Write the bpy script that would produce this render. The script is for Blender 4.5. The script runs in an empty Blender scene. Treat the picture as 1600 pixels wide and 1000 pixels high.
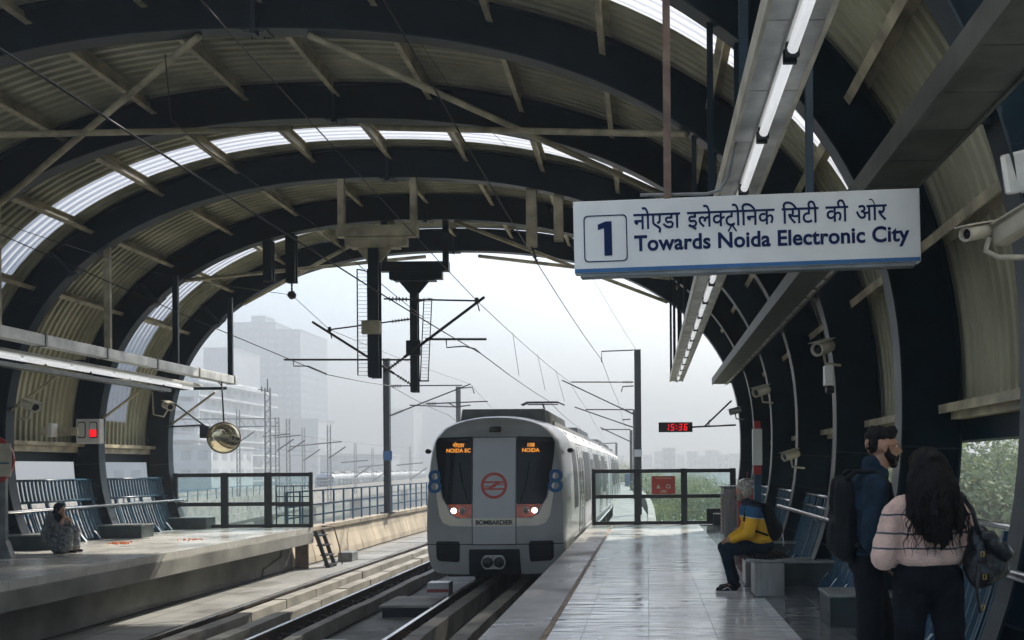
import bpy, bmesh, math, random
from mathutils import Vector, Matrix, Euler
V = Vector
R = math.radians
random.seed(7)
sc = bpy.context.scene
COL = sc.collection

# ---------------------------------------------------------------- camera, light, exposure
F = 1500.0; VPX = 1012.0; VPY = 730.0; EYE = 1.5; ROLL = R(0.45)
cam_d = bpy.data.cameras.new('camera'); cam = bpy.data.objects.new('camera', cam_d); COL.objects.link(cam)
cam.location = (0, 0, EYE)
cam.rotation_euler = (Matrix.Rotation(R(90), 3, 'X') @ Matrix.Rotation(-ROLL, 3, 'Z')).to_euler()
cam_d.sensor_width = 36; cam_d.lens = 36 * F / 1600
cam_d.shift_x = -(VPX - 800) / 1600; cam_d.shift_y = (VPY - 500) / 1600
cam_d.clip_start = 0.05; cam_d.clip_end = 6000
sc.camera = cam

SUN_EL, SUN_AZ = R(40), R(24)          # azimuth measured from straight ahead (+Y) towards the right (+X)
w = bpy.data.worlds.new("World"); sc.world = w; w.use_nodes = True
nt = w.node_tree; nt.nodes.clear()
sky = nt.nodes.new('ShaderNodeTexSky'); sky.sky_type = 'NISHITA'; sky.sun_disc = False
sky.sun_elevation = SUN_EL; sky.sun_rotation = SUN_AZ
sky.air_density = 1.0; sky.dust_density = 1.6; sky.ozone_density = 1.0
bg = nt.nodes.new('ShaderNodeBackground'); bg.inputs[1].default_value = 0.15
wo = nt.nodes.new('ShaderNodeOutputWorld')
nt.links.new(sky.outputs[0], bg.inputs[0]); nt.links.new(bg.outputs[0], wo.inputs[0])
sd = bpy.data.lights.new('sun', 'SUN'); sd.energy = 4.2; sd.angle = R(0.6); sd.color = (1, .93, .82)
sun = bpy.data.objects.new('sun', sd); COL.objects.link(sun)
sdir = V((math.sin(SUN_AZ) * math.cos(SUN_EL), math.cos(SUN_AZ) * math.cos(SUN_EL), math.sin(SUN_EL)))
sun.rotation_euler = sdir.to_track_quat('Z', 'Y').to_euler(); sun.location = sdir * 60
sc.view_settings.view_transform = 'Standard'; sc.view_settings.look = 'None'
sc.view_settings.exposure = 1.45; sc.view_settings.gamma = 1
sc.render.engine = 'CYCLES'
sc.cycles.use_denoising = True
sc.cycles.max_bounces = 8; sc.cycles.diffuse_bounces = 5; sc.cycles.glossy_bounces = 3
sc.cycles.transmission_bounces = 5; sc.cycles.transparent_max_bounces = 10; sc.cycles.volume_bounces = 1
sc.cycles.sample_clamp_indirect = 6
sc.cycles.caustics_reflective = False; sc.cycles.caustics_refractive = False

def P(px, py, d):
    """point seen at photo pixel (1600x1000) at depth d metres"""
    x, y = px - VPX, VPY - py
    c, s = math.cos(ROLL), math.sin(ROLL)
    return V(((x * c + y * s) * d / F, d, EYE + (-x * s + y * c) * d / F))

# ---------------------------------------------------------------- materials
def mat(name, col, rough=.6, metal=0., var=.15, scale=6., bump=0., bscale=None, col2=None, stretch=None,
        spec=None, coat=0., emit=None, estr=1., detail=5, rvar=.08):
    m = bpy.data.materials.new(name); m.use_nodes = True
    t = m.node_tree; b = t.nodes['Principled BSDF']
    b.inputs['Roughness'].default_value = rough; b.inputs['Metallic'].default_value = metal
    if spec is not None: b.inputs['Specular IOR Level'].default_value = spec
    if coat: b.inputs['Coat Weight'].default_value = coat; b.inputs['Coat Roughness'].default_value = .08
    tc = t.nodes.new('ShaderNodeTexCoord'); src = tc.outputs['Object']
    if stretch:
        mp = t.nodes.new('ShaderNodeMapping'); mp.inputs['Scale'].default_value = stretch
        t.links.new(src, mp.inputs[0]); src = mp.outputs[0]
    c2 = col2 or tuple(min(1, c * (1 - var * 1.6)) for c in col)
    c1 = tuple(min(1, c * (1 + var)) for c in col)
    n = t.nodes.new('ShaderNodeTexNoise'); n.inputs['Scale'].default_value = scale; n.inputs['Detail'].default_value = detail
    t.links.new(src, n.inputs[0])
    cr = t.nodes.new('ShaderNodeValToRGB')
    cr.color_ramp.elements[0].position = .32; cr.color_ramp.elements[1].position = .68
    cr.color_ramp.elements[0].color = (*c2, 1); cr.color_ramp.elements[1].color = (*c1, 1)
    t.links.new(n.outputs[0], cr.inputs[0]); t.links.new(cr.outputs[0], b.inputs['Base Color'])
    if rvar:
        mr = t.nodes.new('ShaderNodeMapRange'); mr.inputs[3].default_value = max(.02, rough - rvar); mr.inputs[4].default_value = min(1, rough + rvar)
        t.links.new(n.outputs[0], mr.inputs[0]); t.links.new(mr.outputs[0], b.inputs['Roughness'])
    if bump:
        n2 = t.nodes.new('ShaderNodeTexNoise'); n2.inputs['Scale'].default_value = bscale or scale * 4; n2.inputs['Detail'].default_value = 4
        t.links.new(src, n2.inputs[0])
        bp = t.nodes.new('ShaderNodeBump'); bp.inputs['Strength'].default_value = bump; bp.inputs['Distance'].default_value = .02
        t.links.new(n2.outputs[0], bp.inputs['Height']); t.links.new(bp.outputs[0], b.inputs['Normal'])
    if emit:
        b.inputs['Emission Color'].default_value = (*emit, 1); b.inputs['Emission Strength'].default_value = estr
    return m

M = {}
M['navy'] = mat('navy_steel_paint', (.002, .015, .025), .38, 0, .3, 2.5, .08, 30, spec=.28)
M['navy_web'] = mat('navy_rib_web_paint', (.0015, .013, .021), .5, 0, .3, 2.5, .08, 30, spec=.07)
M['navy_rail'] = mat('navy_railing_paint', (.018, .07, .115), .32, 0, .25, 5)
M['sheet'] = mat('corrugated_sheet_steel', (.48, .465, .33), .42, .0, .22, 1.1, .12, 14, stretch=(1, .8, .5), col2=(.28, .265, .17), detail=8)
M['purlin'] = mat('beige_purlin_paint', (.52, .46, .31), .5, 0, .3, 3, .1, 20)
M['greysteel'] = mat('grey_steel', (.20, .215, .215), .42, .3, .2, 5, .05)
M['tray'] = mat('galvanised_tray', (.60, .60, .57), .4, .35, .25, 3, .06, 20)
M['darktray'] = mat('dull_tray', (.10, .105, .085), .5, .3, .3, 3, .06, 20)
M['rust'] = mat('rusty_brown_paint', (.15, .095, .065), .6, 0, .35, 6, .1)
M['chrome'] = mat('stainless_tube', (.62, .62, .62), .22, .95, .06, 8)
M['brushed'] = mat('brushed_stainless', (.38, .385, .37), .3, .85, .15, 3, .06, 8, stretch=(6, 6, .6))
M['black'] = mat('black_steel', (.005, .010, .014), .45, .1, .3, 6)
M['blackrub'] = mat('black_rubber', (.008, .010, .012), .8, 0, .3, 8, spec=.15)
M['fascia'] = mat('stained_fascia_concrete', (.21, .21, .185), .85, 0, .35, .8, .25, 12)
M['white'] = mat('white_enamel', (.68, .68, .64), .35, 0, .06, 3)
M['cream'] = mat('cream_plastic', (.52, .48, .38), .45, 0, .15, 4)
M['red'] = mat('red_paint', (.36, .025, .025), .4, 0, .2, 4)
M['redsign'] = mat('red_sign_sheet', (.42, .045, .03), .5, 0, .12, 4)
M['blueglass'] = mat('dark_glass', (.008, .011, .013), .05, 0, .2, 3, spec=.25)
M['sideglass'] = mat('dull_side_glass', (.010, .014, .017), .35, 0, .2, 3, spec=.12)
M['conc'] = mat('cast_concrete', (.34, .325, .29), .85, 0, .25, 1.4, .25, 25)
M['warmconc'] = mat('weathered_parapet_concrete', (.46, .39, .28), .85, 0, .22, 1.2, .25, 12, stretch=(1, 1, .45))
M['darkconc'] = mat('oily_track_concrete', (.20, .20, .185), .8, 0, .4, 1.1, .35, 9)
M['kerb'] = mat('kerb_concrete', (.32, .305, .265), .85, 0, .22, 1.6, .2, 20)
M['granite'] = mat('coping_granite', (.23, .22, .195), .42, 0, .3, 1.2, .08, 60)
M['joint'] = mat('brown_joint_strip', (.26, .19, .12), .7, 0, .3, 6, .2)
M['rail'] = mat('rail_side_steel', (.085, .06, .045), .6, .3, .3, 6, .1)
M['railtop'] = mat('polished_rail_head', (.6, .6, .6), .22, .95, .05, 8)
M['wire'] = mat('dark_copper_wire', (.03, .03, .03), .6, .2, .2, 8)
M['insul'] = mat('insulator_porcelain', (.04, .03, .03), .3, 0, .2, 8)
M['skin'] = mat('skin', (.40, .21, .125), .5, 0, .12, 14, .04, 60)
M['hair'] = mat('black_hair', (.007, .006, .006), .42, 0, .4, 30, .5, 60, stretch=(1, 1, .15), spec=.12)
M['greyhair'] = mat('grey_hair', (.36, .33, .28), .6, 0, .35, 40, .5, 90)
M['denim'] = mat('dark_denim', (.012, .028, .045), .85, 0, .3, 12, .3, 80, spec=.12)
M['trouser'] = mat('black_trouser_cloth', (.008, .011, .014), .9, 0, .3, 9, .3, 40, spec=.12)
M['jeans'] = mat('navy_jeans', (.010, .022, .038), .85, 0, .3, 9, .3, 60, spec=.12)
M['yellow'] = mat('yellow_jacket_cloth', (.72, .40, .02), .8, 0, .12, 10, .3, 25)
M['bluecloth'] = mat('blue_jacket_yoke', (.012, .10, .20), .8, 0, .15, 10, .3, 25)
M['leather'] = mat('black_bag_leather', (.012, .015, .017), .35, 0, .3, 8, .2, 30)
M['brass'] = mat('brass_buckle', (.55, .38, .08), .3, .9, .1, 8)
M['nylon'] = mat('black_nylon', (.010, .012, .013), .7, 0, .3, 9, .25, 50, spec=.12)
M['shawl'] = mat('grey_patterned_shawl', (.13, .145, .15), .85, 0, .5, 22, .3, 40, col2=(.025, .03, .035))
M['scarf'] = mat('dark_headscarf', (.012, .02, .028), .85, 0, .3, 14, .2, spec=.12)
M['shoe'] = mat('black_shoe', (.01, .01, .012), .5, 0, .2, 8, spec=.12)
M['sole'] = mat('white_shoe_sole', (.5, .5, .5), .6, 0, .1, 8)
M['t_grey'] = mat('train_silver_paint', (.41, .43, .425), .38, .2, .14, .9, .02, 30, coat=.3)
M['t_panel'] = mat('train_door_panel_paint', (.49, .505, .50), .4, .15, .05, 1.2, coat=.2)
M['t_cream'] = mat('train_cream_band', (.86, .82, .69), .4, 0, .05, 2, coat=.2)
M['t_side'] = mat('train_brushed_side', (.50, .51, .51), .26, .8, .1, 1.0, .03, 10, stretch=(.2, .2, 8))
M['t_dark'] = mat('train_dark_skirt', (.02, .025, .028), .5, .1, .3, 3)
M['t_roof'] = mat('train_roof_grey', (.24, .25, .245), .6, 0, .2, 2)
M['t_blue'] = mat('train_blue_number', (.02, .13, .32), .4, 0, .05, 3)
M['t_logo'] = mat('train_red_emblem', (.62, .07, .035), .4, 0, .05, 3)
M['t_lamp'] = mat('train_orange_lamp_housing', (.80, .13, .035), .25, 0, .25, 6, coat=.5)
M['led_on'] = mat('lit_head_lamp', (.9, .9, .85), .3, 0, 0, 3, emit=(1, .93, .78), estr=3.2, rvar=0)
M['lens'] = mat('unlit_lamp_lens', (.30, .26, .22), .1, .6, .3, 20, spec=.8)
M['led_orange'] = mat('orange_led', (.3, .12, .01), .5, 0, 0, 3, emit=(1, .36, .04), estr=.42, rvar=0)
M['led_red'] = mat('red_led', (.3, .0, .0), .5, 0, 0, 3, emit=(1, .008, .02), estr=.42, rvar=0)
M['signwhite'] = mat('sign_face_white', (.74, .75, .72), .45, 0, .07, 2.0, .02, 12)
M['signblue'] = mat('sign_blue', (.02, .12, .30), .45, 0, .08, 3)
M['signtext'] = mat('sign_navy_lettering', (.003, .016, .075), .6, 0, .05, 3, spec=.15)
M['tube'] = mat('pale_gap_finish', (.85, .80, .78), .18, 0, .04, 4, coat=.5)  # pale finish for the bright gap strips of the service tray
M['tube_lit'] = mat('glowing_tube_lamp', (.85, .85, .85), .2, 0, .03, 4, emit=(.95, .97, 1), estr=.22)
M['mirror'] = mat('convex_mirror', (.80, .72, .50), .06, 1, .1, 3)  # yellow tint puts the warm roof reflection into the colour
M['trunk'] = mat('tree_bark', (.10, .08, .06), .9, 0, .3, 5, .4)
M['plaster'] = mat('haze_paled_plaster', (.66, .69, .70), .8, 0, .12, .2)  # plaster paled further, with distance haze put into the colour
M['farglass'] = mat('haze_paled_window_glass', (.44, .48, .51), .35, 0, .2, .4)  # glass paled so the windows fade as if in haze
M['tower'] = mat('curtain_wall_blue', (.26, .35, .40), .5, 0, .12, .05)
M['tower2'] = mat('tower_concrete', (.52, .56, .58), .8, 0, .12, .05)
M['earth'] = mat('dusty_ground', (.20, .19, .14), .95, 0, .3, .03, .2, .5, col2=(.07, .10, .05))
M['parapet_blue'] = mat('viaduct_railing_blue', (.035, .12, .20), .45, 0, .15, 4)
M['box_grn'] = mat('dark_stone_box', (.04, .055, .055), .3, 0, .35, 3, .05)
M['stonebox_top'] = mat('box_steel_edge', (.35, .36, .34), .35, .5, .2, 5)
M['dpanel'] = mat('dark_glossy_navy_panel', (.012, .035, .05), .3, 0, .3, 3)
M['orange'] = mat('orange_petals', (.65, .15, .03), .8, 0, .2, 20)
M['fastener'] = mat('rail_clip_steel', (.03, .028, .026), .7, .2, .3, 9)

def leafmat(name, c1, c2):
    m = bpy.data.materials.new(name); m.use_nodes = True; t = m.node_tree; b = t.nodes['Principled BSDF']
    b.inputs['Roughness'].default_value = .6
    g = t.nodes.new('ShaderNodeNewGeometry'); cr = t.nodes.new('ShaderNodeValToRGB')
    cr.color_ramp.elements[0].color = (*c1, 1); cr.color_ramp.elements[1].color = (*c2, 1)
    t.links.new(g.outputs['Random Per Island'], cr.inputs[0]); t.links.new(cr.outputs[0], b.inputs['Base Color'])
    tr = t.nodes.new('ShaderNodeBsdfTranslucent'); t.links.new(cr.outputs[0], tr.inputs[0])
    mx = t.nodes.new('ShaderNodeMixShader'); mx.inputs[0].default_value = .3
    t.links.new(b.outputs[0], mx.inputs[1]); t.links.new(tr.outputs[0], mx.inputs[2])
    t.links.new(mx.outputs[0], t.nodes['Material Output'].inputs[0])
    return m
M['leaf'] = leafmat('leaf_green', (.10, .155, .06), (.26, .32, .13))
M['leaf2'] = leafmat('leaf_yellow_green', (.13, .18, .06), (.30, .32, .11))

def skylightmat(tcol=(.40, .41, .43, 1), nm='translucent_roof_sheet', tr_=.16):
    m = bpy.data.materials.new(nm); m.use_nodes = True; t = m.node_tree; b = t.nodes['Principled BSDF']
    b.inputs['Base Color'].default_value = (.8, .8, .8, 1); b.inputs['Roughness'].default_value = .4
    tr = t.nodes.new('ShaderNodeBsdfTranslucent'); tr.inputs[0].default_value = tcol
    tp = t.nodes.new('ShaderNodeBsdfTransparent'); tp.inputs[0].default_value = (.9, .92, .95, 1)
    tc = t.nodes.new('ShaderNodeTexCoord'); n = t.nodes.new('ShaderNodeTexNoise'); n.inputs['Scale'].default_value = 1.3
    n.inputs['Detail'].default_value = 6
    t.links.new(tc.outputs['Object'], n.inputs[0])
    mr = t.nodes.new('ShaderNodeMapRange'); mr.inputs[3].default_value = .95; mr.inputs[4].default_value = .70
    t.links.new(n.outputs[0], mr.inputs[0])
    mx = t.nodes.new('ShaderNodeMixShader'); t.links.new(mr.outputs[0], mx.inputs[0])
    t.links.new(b.outputs[0], mx.inputs[1]); t.links.new(tr.outputs[0], mx.inputs[2])
    m2 = t.nodes.new('ShaderNodeMixShader'); m2.inputs[0].default_value = tr_
    t.links.new(mx.outputs[0], m2.inputs[1]); t.links.new(tp.outputs[0], m2.inputs[2])
    t.links.new(m2.outputs[0], t.nodes['Material Output'].inputs[0])
    return m
M['skylight'] = skylightmat()
M['added_skylight'] = skylightmat((.9, .92, .95, 1), 'added_translucent_roof_sheet', .02)  # sheet for the unseen roof panels added to brighten the hall

def glassmat():
    m = bpy.data.materials.new('clear_pane'); m.use_nodes = True; t = m.node_tree
    t.nodes.remove(t.nodes['Principled BSDF'])
    tp = t.nodes.new('ShaderNodeBsdfTransparent'); tp.inputs[0].default_value = (.86, .93, .93, 1)
    gl = t.nodes.new('ShaderNodeBsdfGlossy'); gl.inputs['Roughness'].default_value = .03
    lw = t.nodes.new('ShaderNodeLayerWeight'); lw.inputs[0].default_value = .15
    mx = t.nodes.new('ShaderNodeMixShader'); t.links.new(lw.outputs['Fresnel'], mx.inputs[0])
    t.links.new(tp.outputs[0], mx.inputs[1]); t.links.new(gl.outputs[0], mx.inputs[2])
    t.links.new(mx.outputs[0], t.nodes['Material Output'].inputs[0])
    return m
M['glass'] = glassmat()

def nmath(t, op, a, b=None, c=None):
    n = t.nodes.new('ShaderNodeMath'); n.operation = op
    for i, v in enumerate((a, b, c)):
        if v is None: continue
        if isinstance(v, (int, float)): n.inputs[i].default_value = v
        else: t.links.new(v, n.inputs[i])
    return n.outputs[0]

def tilemat(name, base, tile=.6, rough=.1, dark=(.25, .25, .25), var=.12, bump=.03, jw=.0022, offx=0.):
    """glossy stone tiles: joints, tile-to-tile tone, veins and slightly uneven laying"""
    m = bpy.data.materials.new(name); m.use_nodes = True; t = m.node_tree; b = t.nodes['Principled BSDF']
    tc = t.nodes.new('ShaderNodeTexCoord'); sp = t.nodes.new('ShaderNodeSeparateXYZ'); t.links.new(tc.outputs['Object'], sp.inputs[0])
    xs = nmath(t, 'DIVIDE', nmath(t, 'ADD', sp.outputs[0], offx), tile); ys = nmath(t, 'DIVIDE', sp.outputs[1], tile)
    fx = nmath(t, 'FRACT', xs); fy = nmath(t, 'FRACT', ys)
    ex = nmath(t, 'ABSOLUTE', nmath(t, 'SUBTRACT', fx, .5)); ey = nmath(t, 'ABSOLUTE', nmath(t, 'SUBTRACT', fy, .5))
    j = nmath(t, 'GREATER_THAN', nmath(t, 'MAXIMUM', ex, ey), .5 - jw / tile)
    cb = t.nodes.new('ShaderNodeCombineXYZ')
    t.links.new(nmath(t, 'FLOOR', xs), cb.inputs[0]); t.links.new(nmath(t, 'FLOOR', ys), cb.inputs[1])
    wn = t.nodes.new('ShaderNodeTexWhiteNoise'); wn.noise_dimensions = '2D'; t.links.new(cb.outputs[0], wn.inputs[0])
    n = t.nodes.new('ShaderNodeTexNoise'); n.inputs['Scale'].default_value = 1.6; n.inputs['Detail'].default_value = 8; n.inputs['Distortion'].default_value = 1.2
    t.links.new(tc.outputs['Object'], n.inputs[0])
    v = nmath(t, 'ADD', nmath(t, 'MULTIPLY', wn.outputs[0], var), nmath(t, 'MULTIPLY', n.outputs[0], var * 2.2))
    cr = t.nodes.new('ShaderNodeValToRGB'); cr.color_ramp.elements[0].color = (*dark, 1); cr.color_ramp.elements[1].color = (*base, 1)
    cr.color_ramp.elements[0].position = var * .4; cr.color_ramp.elements[1].position = var * 2.2
    t.links.new(v, cr.inputs[0])
    mx = t.nodes.new('ShaderNodeMix'); mx.data_type = 'RGBA'
    t.links.new(j, mx.inputs[0]); t.links.new(cr.outputs[0], mx.inputs[6]); mx.inputs[7].default_value = (.11, .11, .10, 1)
    t.links.new(mx.outputs[2], b.inputs['Base Color'])
    n2 = t.nodes.new('ShaderNodeTexNoise'); n2.inputs['Scale'].default_value = .8; n2.inputs['Detail'].default_value = 7
    t.links.new(tc.outputs['Object'], n2.inputs[0])
    mr = t.nodes.new('ShaderNodeMapRange'); mr.inputs[1].default_value = .35; mr.inputs[2].default_value = .7
    mr.inputs[3].default_value = rough * .6; mr.inputs[4].default_value = rough * 2.4
    t.links.new(n2.outputs[0], mr.inputs[0]); t.links.new(nmath(t, 'ADD', mr.outputs[0], nmath(t, 'MULTIPLY', j, .4)), b.inputs['Roughness'])
    mp = t.nodes.new('ShaderNodeMapping'); mp.inputs['Scale'].default_value = (.7, 3.2, 1); t.links.new(tc.outputs['Object'], mp.inputs[0])
    n3 = t.nodes.new('ShaderNodeTexNoise'); n3.inputs['Scale'].default_value = 2.2; n3.inputs['Detail'].default_value = 2
    t.links.new(mp.outputs[0], n3.inputs[0])
    h = nmath(t, 'SUBTRACT', nmath(t, 'ADD', n3.outputs[0], nmath(t, 'MULTIPLY', wn.outputs[0], .15)), nmath(t, 'MULTIPLY', j, .1))
    bp = t.nodes.new('ShaderNodeBump'); bp.inputs['Strength'].default_value = 1; bp.inputs['Distance'].default_value = bump
    t.links.new(h, bp.inputs['Height']); t.links.new(bp.outputs[0], b.inputs['Normal'])
    return m
M['tile'] = tilemat('polished_marble_tiles', (.66, .66, .64), .6, .12, (.38, .38, .36), bump=.02)
M['tile_dark'] = tilemat('dark_polished_granite_tiles', (.13, .135, .13), .6, .08, (.05, .06, .06), bump=.010)
M['tile_left'] = tilemat('left_platform_stone_tiles', (.56, .55, .50), .6, .18, (.40, .39, .36), bump=.012)

# ---------------------------------------------------------------- mesh helpers
class MB:
    def __init__(s): s.bm = bmesh.new()
    def face(s, pts, mi=0):
        try:
            f = s.bm.faces.new([s.bm.verts.new(p) for p in pts]); f.material_index = mi; return f
        except ValueError: return None
    def hexa(s, p, mi=0):
        v = [s.bm.verts.new(q) for q in p]
        for a in ((3, 2, 1, 0), (4, 5, 6, 7), (0, 1, 5, 4), (1, 2, 6, 5), (2, 3, 7, 6), (3, 0, 4, 7)):
            s.bm.faces.new([v[i] for i in a]).material_index = mi
        return s
    def box(s, x0, x1, y0, y1, z0, z1, mi=0):
        return s.hexa([(x0, y0, z0), (x1, y0, z0), (x1, y1, z0), (x0, y1, z0), (x0, y0, z1), (x1, y0, z1), (x1, y1, z1), (x0, y1, z1)], mi)
    def bar(s, p, q, w, h, up=(0, 0, 1), mi=0):
        p, q = V(p), V(q); d = (q - p).normalized(); u = V(up)
        if abs(d.dot(u)) > .98: u = V((0, 1, 0))
        a = d.cross(u).normalized() * w / 2; b = a.cross(d).normalized() * h / 2
        return s.hexa([p - a - b, p + a - b, p + a + b, p - a + b, q - a - b, q + a - b, q + a + b, q - a + b], mi)
    def tube(s, pts, r, n=8, mi=0, cap=True):
        pts = [V(p) for p in pts]; rs = r if isinstance(r, (list, tuple)) else [r] * len(pts)
        rings = []; pa = None
        for i, p in enumerate(pts):
            d = (pts[min(i + 1, len(pts) - 1)] - pts[max(i - 1, 0)])
            d = d.normalized() if d.length > 1e-9 else V((0, 0, 1))
            if pa is None:
                u = V((0, 0, 1)) if abs(d.z) < .9 else V((1, 0, 0)); pa = d.cross(u).normalized()
            pa = (pa - d * pa.dot(d)).normalized(); pb = d.cross(pa)
            rings.append([s.bm.verts.new(p + (pa * math.cos(2 * math.pi * k / n) + pb * math.sin(2 * math.pi * k / n)) * rs[i]) for k in range(n)])
        for A, B in zip(rings, rings[1:]):
            for k in range(n):
                f = s.bm.faces.new((A[k], A[(k + 1) % n], B[(k + 1) % n], B[k])); f.material_index = mi; f.smooth = True
        if cap:
            s.bm.faces.new(rings[0][::-1]).material_index = mi; s.bm.faces.new(rings[-1]).material_index = mi
        return s
    def lathe(s, prof, c=(0, 0, 0), axis=(0, 0, 1), n=20, mi=0):
        """prof: (radius, height along axis)"""
        ax = V(axis).normalized(); u = V((0, 0, 1)) if abs(ax.z) < .9 else V((1, 0, 0)); a = ax.cross(u).normalized(); b = ax.cross(a); c = V(c)
        rings = [[s.bm.verts.new(c + ax * h + (a * math.cos(2 * math.pi * k / n) + b * math.sin(2 * math.pi * k / n)) * max(r, 1e-4)) for k in range(n)] for r, h in prof]
        for A, B in zip(rings, rings[1:]):
            for k in range(n):
                f = s.bm.faces.new((A[k], A[(k + 1) % n], B[(k + 1) % n], B[k])); f.material_index = mi; f.smooth = True
        s.bm.faces.new(rings[0][::-1]).material_index = mi; s.bm.faces.new(rings[-1]).material_index = mi
        return s
    def prism(s, poly, o, ux, uy, depth, mi=0):
        """poly of 2d points on plane o + x*ux + y*uy, thickened by vector depth"""
        o, ux, uy, dp = V(o), V(ux), V(uy), V(depth)
        A = [s.bm.verts.new(o + ux * x + uy * y) for x, y in poly]; B = [s.bm.verts.new(v.co + dp) for v in A]
        n = len(A)
        s.bm.faces.new(A).material_index = mi; s.bm.faces.new(B[::-1]).material_index = mi
        for i in range(n): s.bm.faces.new((A[i], B[i], B[(i + 1) % n], A[(i + 1) % n])).material_index = mi
        return s
    def add(s, me, mtx=None, mi=None):
        k = len(s.bm.verts); kf = len(s.bm.faces)
        s.bm.from_mesh(me); s.bm.verts.ensure_lookup_table(); s.bm.faces.ensure_lookup_table()
        if mtx is not None:
            for v in s.bm.verts[k:]: v.co = mtx @ v.co
        if mi is not None:
            for f in s.bm.faces[kf:]: f.material_index = mi
        return s
    def build(s, name, m, parent=None, bevel=0, smooth=None, local=False, **props):
        if not local and parent is not None:
            o0 = WORLD.get(parent.name, V((0, 0, 0)))
            for v in s.bm.verts: v.co -= o0
        bmesh.ops.recalc_face_normals(s.bm, faces=s.bm.faces[:])
        if bevel:
            es = [e for e in s.bm.edges if len(e.link_faces) == 2 and e.calc_face_angle(0) > .6]
            bmesh.ops.bevel(s.bm, geom=es, offset=bevel, segments=2, profile=.5, affect='EDGES', clamp_overlap=True)
        me = bpy.data.meshes.new(name); s.bm.to_mesh(me); s.bm.free()
        if smooth:
            for p in me.polygons: p.use_smooth = True
            me.set_sharp_from_angle(angle=R(smooth))
        for q in (m if isinstance(m, (list, tuple)) else [m]): me.materials.append(M[q] if isinstance(q, str) else q)
        return link(name, me, parent, **props)

WORLD = {}
def link(name, me, parent=None, **props):
    o = bpy.data.objects.new(name, me); COL.objects.link(o)
    if parent is not None: o.parent = parent; WORLD[o.name] = WORLD.get(parent.name, V((0, 0, 0)))
    for k, v in props.items():
        if v is not None: o[k] = v
    return o
def thing(name, label, cat, loc=(0, 0, 0), group=None):
    o = bpy.data.objects.new(name, None); COL.objects.link(o); o.location = loc; o.empty_display_size = .2
    WORLD[o.name] = V(loc); o['label'] = label; o['category'] = cat
    if group: o['group'] = group
    return o
def struct(name, mb, m, **k): return mb.build(name, m, None, kind='structure', **k)
def copy_tree(o, parent=None):
    c = o.copy(); COL.objects.link(c); c.parent = parent
    for ch in [x for x in bpy.data.objects if x.parent == o]: copy_tree(ch, c)
    return c
def dup(o, loc, label, rotz=None, scale=None):
    kids = [x for x in bpy.data.objects if x.parent == o]
    c = copy_tree(o); c.location = loc; WORLD[c.name] = V(loc); c['label'] = label
    if rotz is not None: c.rotation_euler.z = rotz
    if scale is not None: c.scale = scale
    return c
def eval_mesh(o):
    dg = bpy.context.evaluated_depsgraph_get(); dg.update()
    return bpy.data.meshes.new_from_object(o.evaluated_get(dg))
def textmesh(body, size=1, off=0, align='LEFT', ext=0, space=1.):
    c = bpy.data.curves.new('lettering', 'FONT'); c.body = body; c.size = size; c.offset = off; c.align_x = align; c.extrude = ext
    c.space_character = space; c.resolution_u = 4
    o = bpy.data.objects.new('lettering_source', c); me = bpy.data.meshes.new_from_object(o); bpy.data.objects.remove(o); return me
ORD = ['first', 'second', 'third', 'fourth', 'fifth', 'sixth', 'seventh', 'eighth', 'ninth', 'tenth', 'eleventh', 'twelfth', 'thirteenth', 'fourteenth']
HAZE = 0.0038
# ---------------------------------------------------------------- the arch (superellipse) of the station hall
AX, AZ, AA, AB, AN = -5.0, 2.1, 7.42, 5.05, 2.32
def _arch_raw(phi):
    c, s = math.cos(phi), math.sin(phi)
    return (AX + AA * math.copysign(abs(c) ** (2 / AN), c), AZ + AB * math.copysign(abs(s) ** (2 / AN), s))
_ph0 = math.asin((AZ / AB) ** (AN / 2))
_raw = [_arch_raw(math.pi + _ph0 - (math.pi + 2 * _ph0) * i / 2400) for i in range(2401)]
_len = [0.]
for a, b in zip(_raw, _raw[1:]): _len.append(_len[-1] + math.hypot(a[0] - b[0], a[1] - b[1]))
ARC = _len[-1]
def arch(s, off=0.):
    """point at arc length s (0 = left foot, ARC = right foot), off = metres outside the inner curve"""
    s = min(max(s, 0), ARC); lo, hi = 0, 2400
    while hi - lo > 1:
        m = (lo + hi) // 2
        if _len[m] <= s: lo = m
        else: hi = m
    t = (s - _len[lo]) / max(1e-9, _len[hi] - _len[lo])
    x = _raw[lo][0] * (1 - t) + _raw[hi][0] * t; z = _raw[lo][1] * (1 - t) + _raw[hi][1] * t
    i0, i1 = max(0, lo - 25), min(2400, lo + 26)
    dx, dz = _raw[i1][0] - _raw[i0][0], _raw[i1][1] - _raw[i0][1]; l = math.hypot(dx, dz)
    return (x - dz / l * off, z + dx / l * off)
def s_at_z(z, right=False):
    best = min(range(0, 1200), key=lambda i: abs(_raw[i][1] - z)); return ARC - _len[best] if right else _len[best]
def s_at_x(x):
    best = min(range(300, 2100), key=lambda i: abs(_raw[i][0] - x)); return _len[best]
def sweep(mb, s0, s1, o0, o1, y0, y1, n=60, mi=0):
    rings = []
    for i in range(n + 1):
        s = s0 + (s1 - s0) * i / n; a, b = arch(s, o0), arch(s, o1)
        rings.append([mb.bm.verts.new(p) for p in ((a[0], y0, a[1]), (a[0], y1, a[1]), (b[0], y1, b[1]), (b[0], y0, b[1]))])
    for A, B in zip(rings, rings[1:]):
        for k in range(4):
            f = mb.bm.faces.new((A[k], A[(k + 1) % 4], B[(k + 1) % 4], B[k])); f.material_index = mi
    mb.bm.faces.new(rings[0]); mb.bm.faces.new(rings[-1][::-1])
    return mb
PITCH = 3.15
RIBS = [25 - PITCH * k for k in range(9)]      # 25 ... -0.2
DEP = .58
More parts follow.
